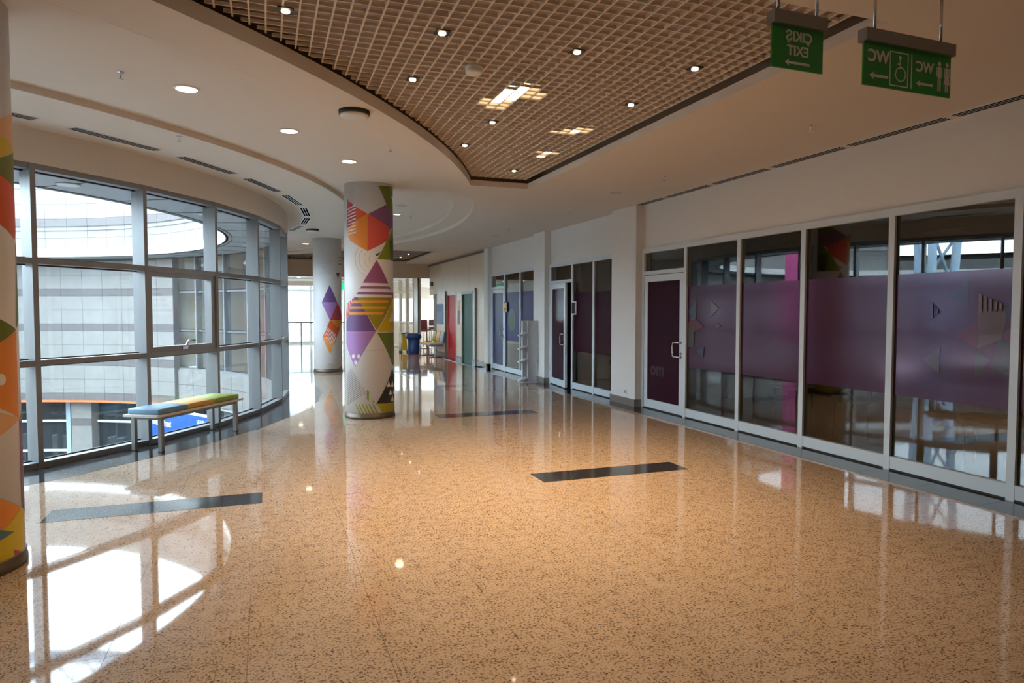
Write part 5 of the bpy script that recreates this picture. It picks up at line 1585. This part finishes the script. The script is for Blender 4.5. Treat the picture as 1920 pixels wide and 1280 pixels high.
bn = thing('waste_bin', 'dark blue round waste bin with a lid beside the linked chairs', 'bin', (5.0, 24.30, 0))
MB().lathe([(0.20, 0.0), (0.22, 0.06), (0.25, 0.56)], 28).build('body', M['bin_blue'], bn, local=True)
MB().lathe([(0.28, 0.56), (0.29, 0.60), (0.29, 0.70), (0.20, 0.74), (0.002, 0.75)], 28).build('lid', M['bin_blue'], bn, local=True)
bs = thing('cleaning_stand', 'narrow yellow stand with steel top by the blue waste bin', 'stand', (4.83, 25.2, 0))
MB().box(-0.09, 0.09, -0.10, 0.10, 0.08, 0.70).build('body', M['yellow'], bs, local=True)
MB().box(-0.16, 0.16, -0.16, 0.16, 0.70, 0.74).build('top_tray', M['chrome'], bs, local=True)
for sx in (-0.14, 0.14):
    for sy in (-0.14, 0.14):
        MB().tube([(sx, sy, 0.06), (sx, sy, 0.70)], 0.012, 8).build('post', M['chrome'], bs, local=True)
        MB().lathe([(0.03, 0.0), (0.035, 0.03), (0.03, 0.06)], 12, (sx, sy, 0)).build('wheel', M['black'], bs, local=True)

# far hall: high chairs, tables, railing
def high_chair(x, y, rot, m, label, group=None):
    t = thing('high_chair', label, 'chair', (x, y, 0), rot, group)
    rounded_box(0.44, 0.44, 0.07, 0.025, 'seat', m, t, (0, 0, 0.70))
    o = rounded_box(0.06, 0.44, 0.42, 0.025, 'backrest', m, t, (0.21, 0, 0.76))
    for sx in (-0.18, 0.18):
        for sy in (-0.18, 0.18):
            MB().tube([(sx * 1.15, sy * 1.15, 0), (sx, sy, 0.70)], 0.014, 8).build('leg', M['black'], t, local=True)
    b = MB()
    P = [(-0.2, -0.2, 0.25), (0.2, -0.2, 0.25), (0.2, 0.2, 0.25), (-0.2, 0.2, 0.25)]
    for p, q in zip(P, P[1:] + P[:1]):
        b.tube([p, q], 0.010, 8)
    b.build('foot_ring', M['black'], t, local=True)
    return t
high_chair(4.62, 27.6, math.radians(70), M['black'], 'black high chair in front of the cafe glass')
high_chair(5.95, 27.2, math.radians(80), M['maroon'], 'maroon high chair behind the cafe glass')
high_chair(6.6, 28.6, math.radians(40), M['maroon'], 'maroon high chair further inside the cafe')
def bar_table(x, y, label):
    t = thing('bar_table', label, 'table', (x, y, 0))
    rounded_box(0.9, 0.6, 0.05, 0.012, 'table_top', M['pale_wood'], t, (0, 0, 0.86))
    MB().tube([(0, 0, 0.02), (0, 0, 0.86)], 0.035, 12).build('post', M['grey_metal'], t, local=True)
    MB().lathe([(0.25, 0.0), (0.25, 0.015), (0.05, 0.03)], 24).build('base_plate', M['grey_metal'], t, local=True)
bar_table(4.35, 29.2, 'pale high table behind the black high chair')
bar_table(6.3, 27.9, 'pale high table among the maroon chairs in the cafe')

rl = thing('railing', 'steel and glass balustrade at the bright far end of the hall', 'railing', (1.0, 30.0, 0))
for i in range(8):
    x = -2.4 + 0.95 * i
    MB().box(x - 0.025, x + 0.025, 29.98, 30.02, 0, 1.02).build('post', M['grey_metal'], rl)
    if i < 7:
        MB().box(x + 0.05, x + 0.90, 29.995, 30.005, 0.12, 0.90).build('glass_panel', M['window_glass'], rl)
MB().box(-2.45, 4.30, 29.96, 30.04, 1.02, 1.07).build('handrail', M['grey_metal'], rl)
MB().box(-2.45, 4.30, 29.985, 30.015, 0.92, 0.95).build('rail', M['grey_metal'], rl)
rp = thing('ramp_railing', 'second railing running away from the viewer at the bright far end', 'railing', (0.6, 27.5, 0))
for i in range(4):
    y = 26.2 + 0.95 * i
    MB().box(0.57, 0.61, y - 0.02, y + 0.02, 0, 1.02).build('post', M['grey_metal'], rp)
MB().box(0.56, 0.62, 26.15, 29.90, 1.02, 1.06).build('handrail', M['grey_metal'], rp)
MB().box(0.57, 0.61, 26.15, 29.90, 0.30, 0.33).build('rail', M['grey_metal'], rp)

# building across the terrace
bd = thing('terrace_building', 'pale modern building across the terrace beyond the far glazing', 'building', (4, 48, -0.05))
MB().box(-14, 16, 48, 54, -0.05, 2.8).build('wall', M['facade'], bd)
MB().box(-14.6, 16.6, 47.2, 54, 2.8, 3.3).build('roof', M['soffit'], bd)
for i in range(14):
    x = -13 + 2.1 * i
    f = MB().box(x, x + 1.3, 47.93, 48.0, 0.2, 2.4).build('window', M['white_alu'], bd)
    MB().box(x + 0.08, x + 1.22, 47.91, 47.93, 0.28, 2.32).build('pane', M['pale_pane'], f)

# seats and a table dimly seen behind the clear strip of the shop front
def cafe_chair(x, y, rot, label):
    t = thing('shop_chair', label, 'chair', (x, y, 0), rot, 'chairs behind the purple shop front')
    rounded_box(0.42, 0.42, 0.05, 0.015, 'seat', M['black'], t, (0, 0, 0.44))
    rounded_box(0.04, 0.40, 0.36, 0.015, 'backrest', M['black'], t, (0.20, 0, 0.52))
    for sx in (-0.17, 0.17):
        for sy in (-0.17, 0.17):
            MB().tube([(sx * 1.1, sy * 1.1, 0), (sx, sy, 0.44)], 0.012, 8).build('leg', M['black'], t, local=True)
    return t
cafe_chair(6.6, 4.6, 0.4, 'black chair just inside the last wide purple pane')
cafe_chair(6.7, 6.4, -0.8, 'black chair inside the middle purple pane')
cafe_chair(7.0, 7.7, 1.4, 'black chair inside the purple pane nearest the door')
t = thing('shop_table', 'plain white table inside the widest purple pane', 'table', (7.4, 5.2, 0))
rounded_box(0.8, 1.4, 0.04, 0.01, 'table_top', M['white_plastic'], t, (0, 0, 0.71))
for sx in (-0.33, 0.33):
    for sy in (-0.62, 0.62):
        MB().box(sx - 0.02, sx + 0.02, sy - 0.02, sy + 0.02, 0, 0.71).build('leg', M['grey_metal'], t, local=True)
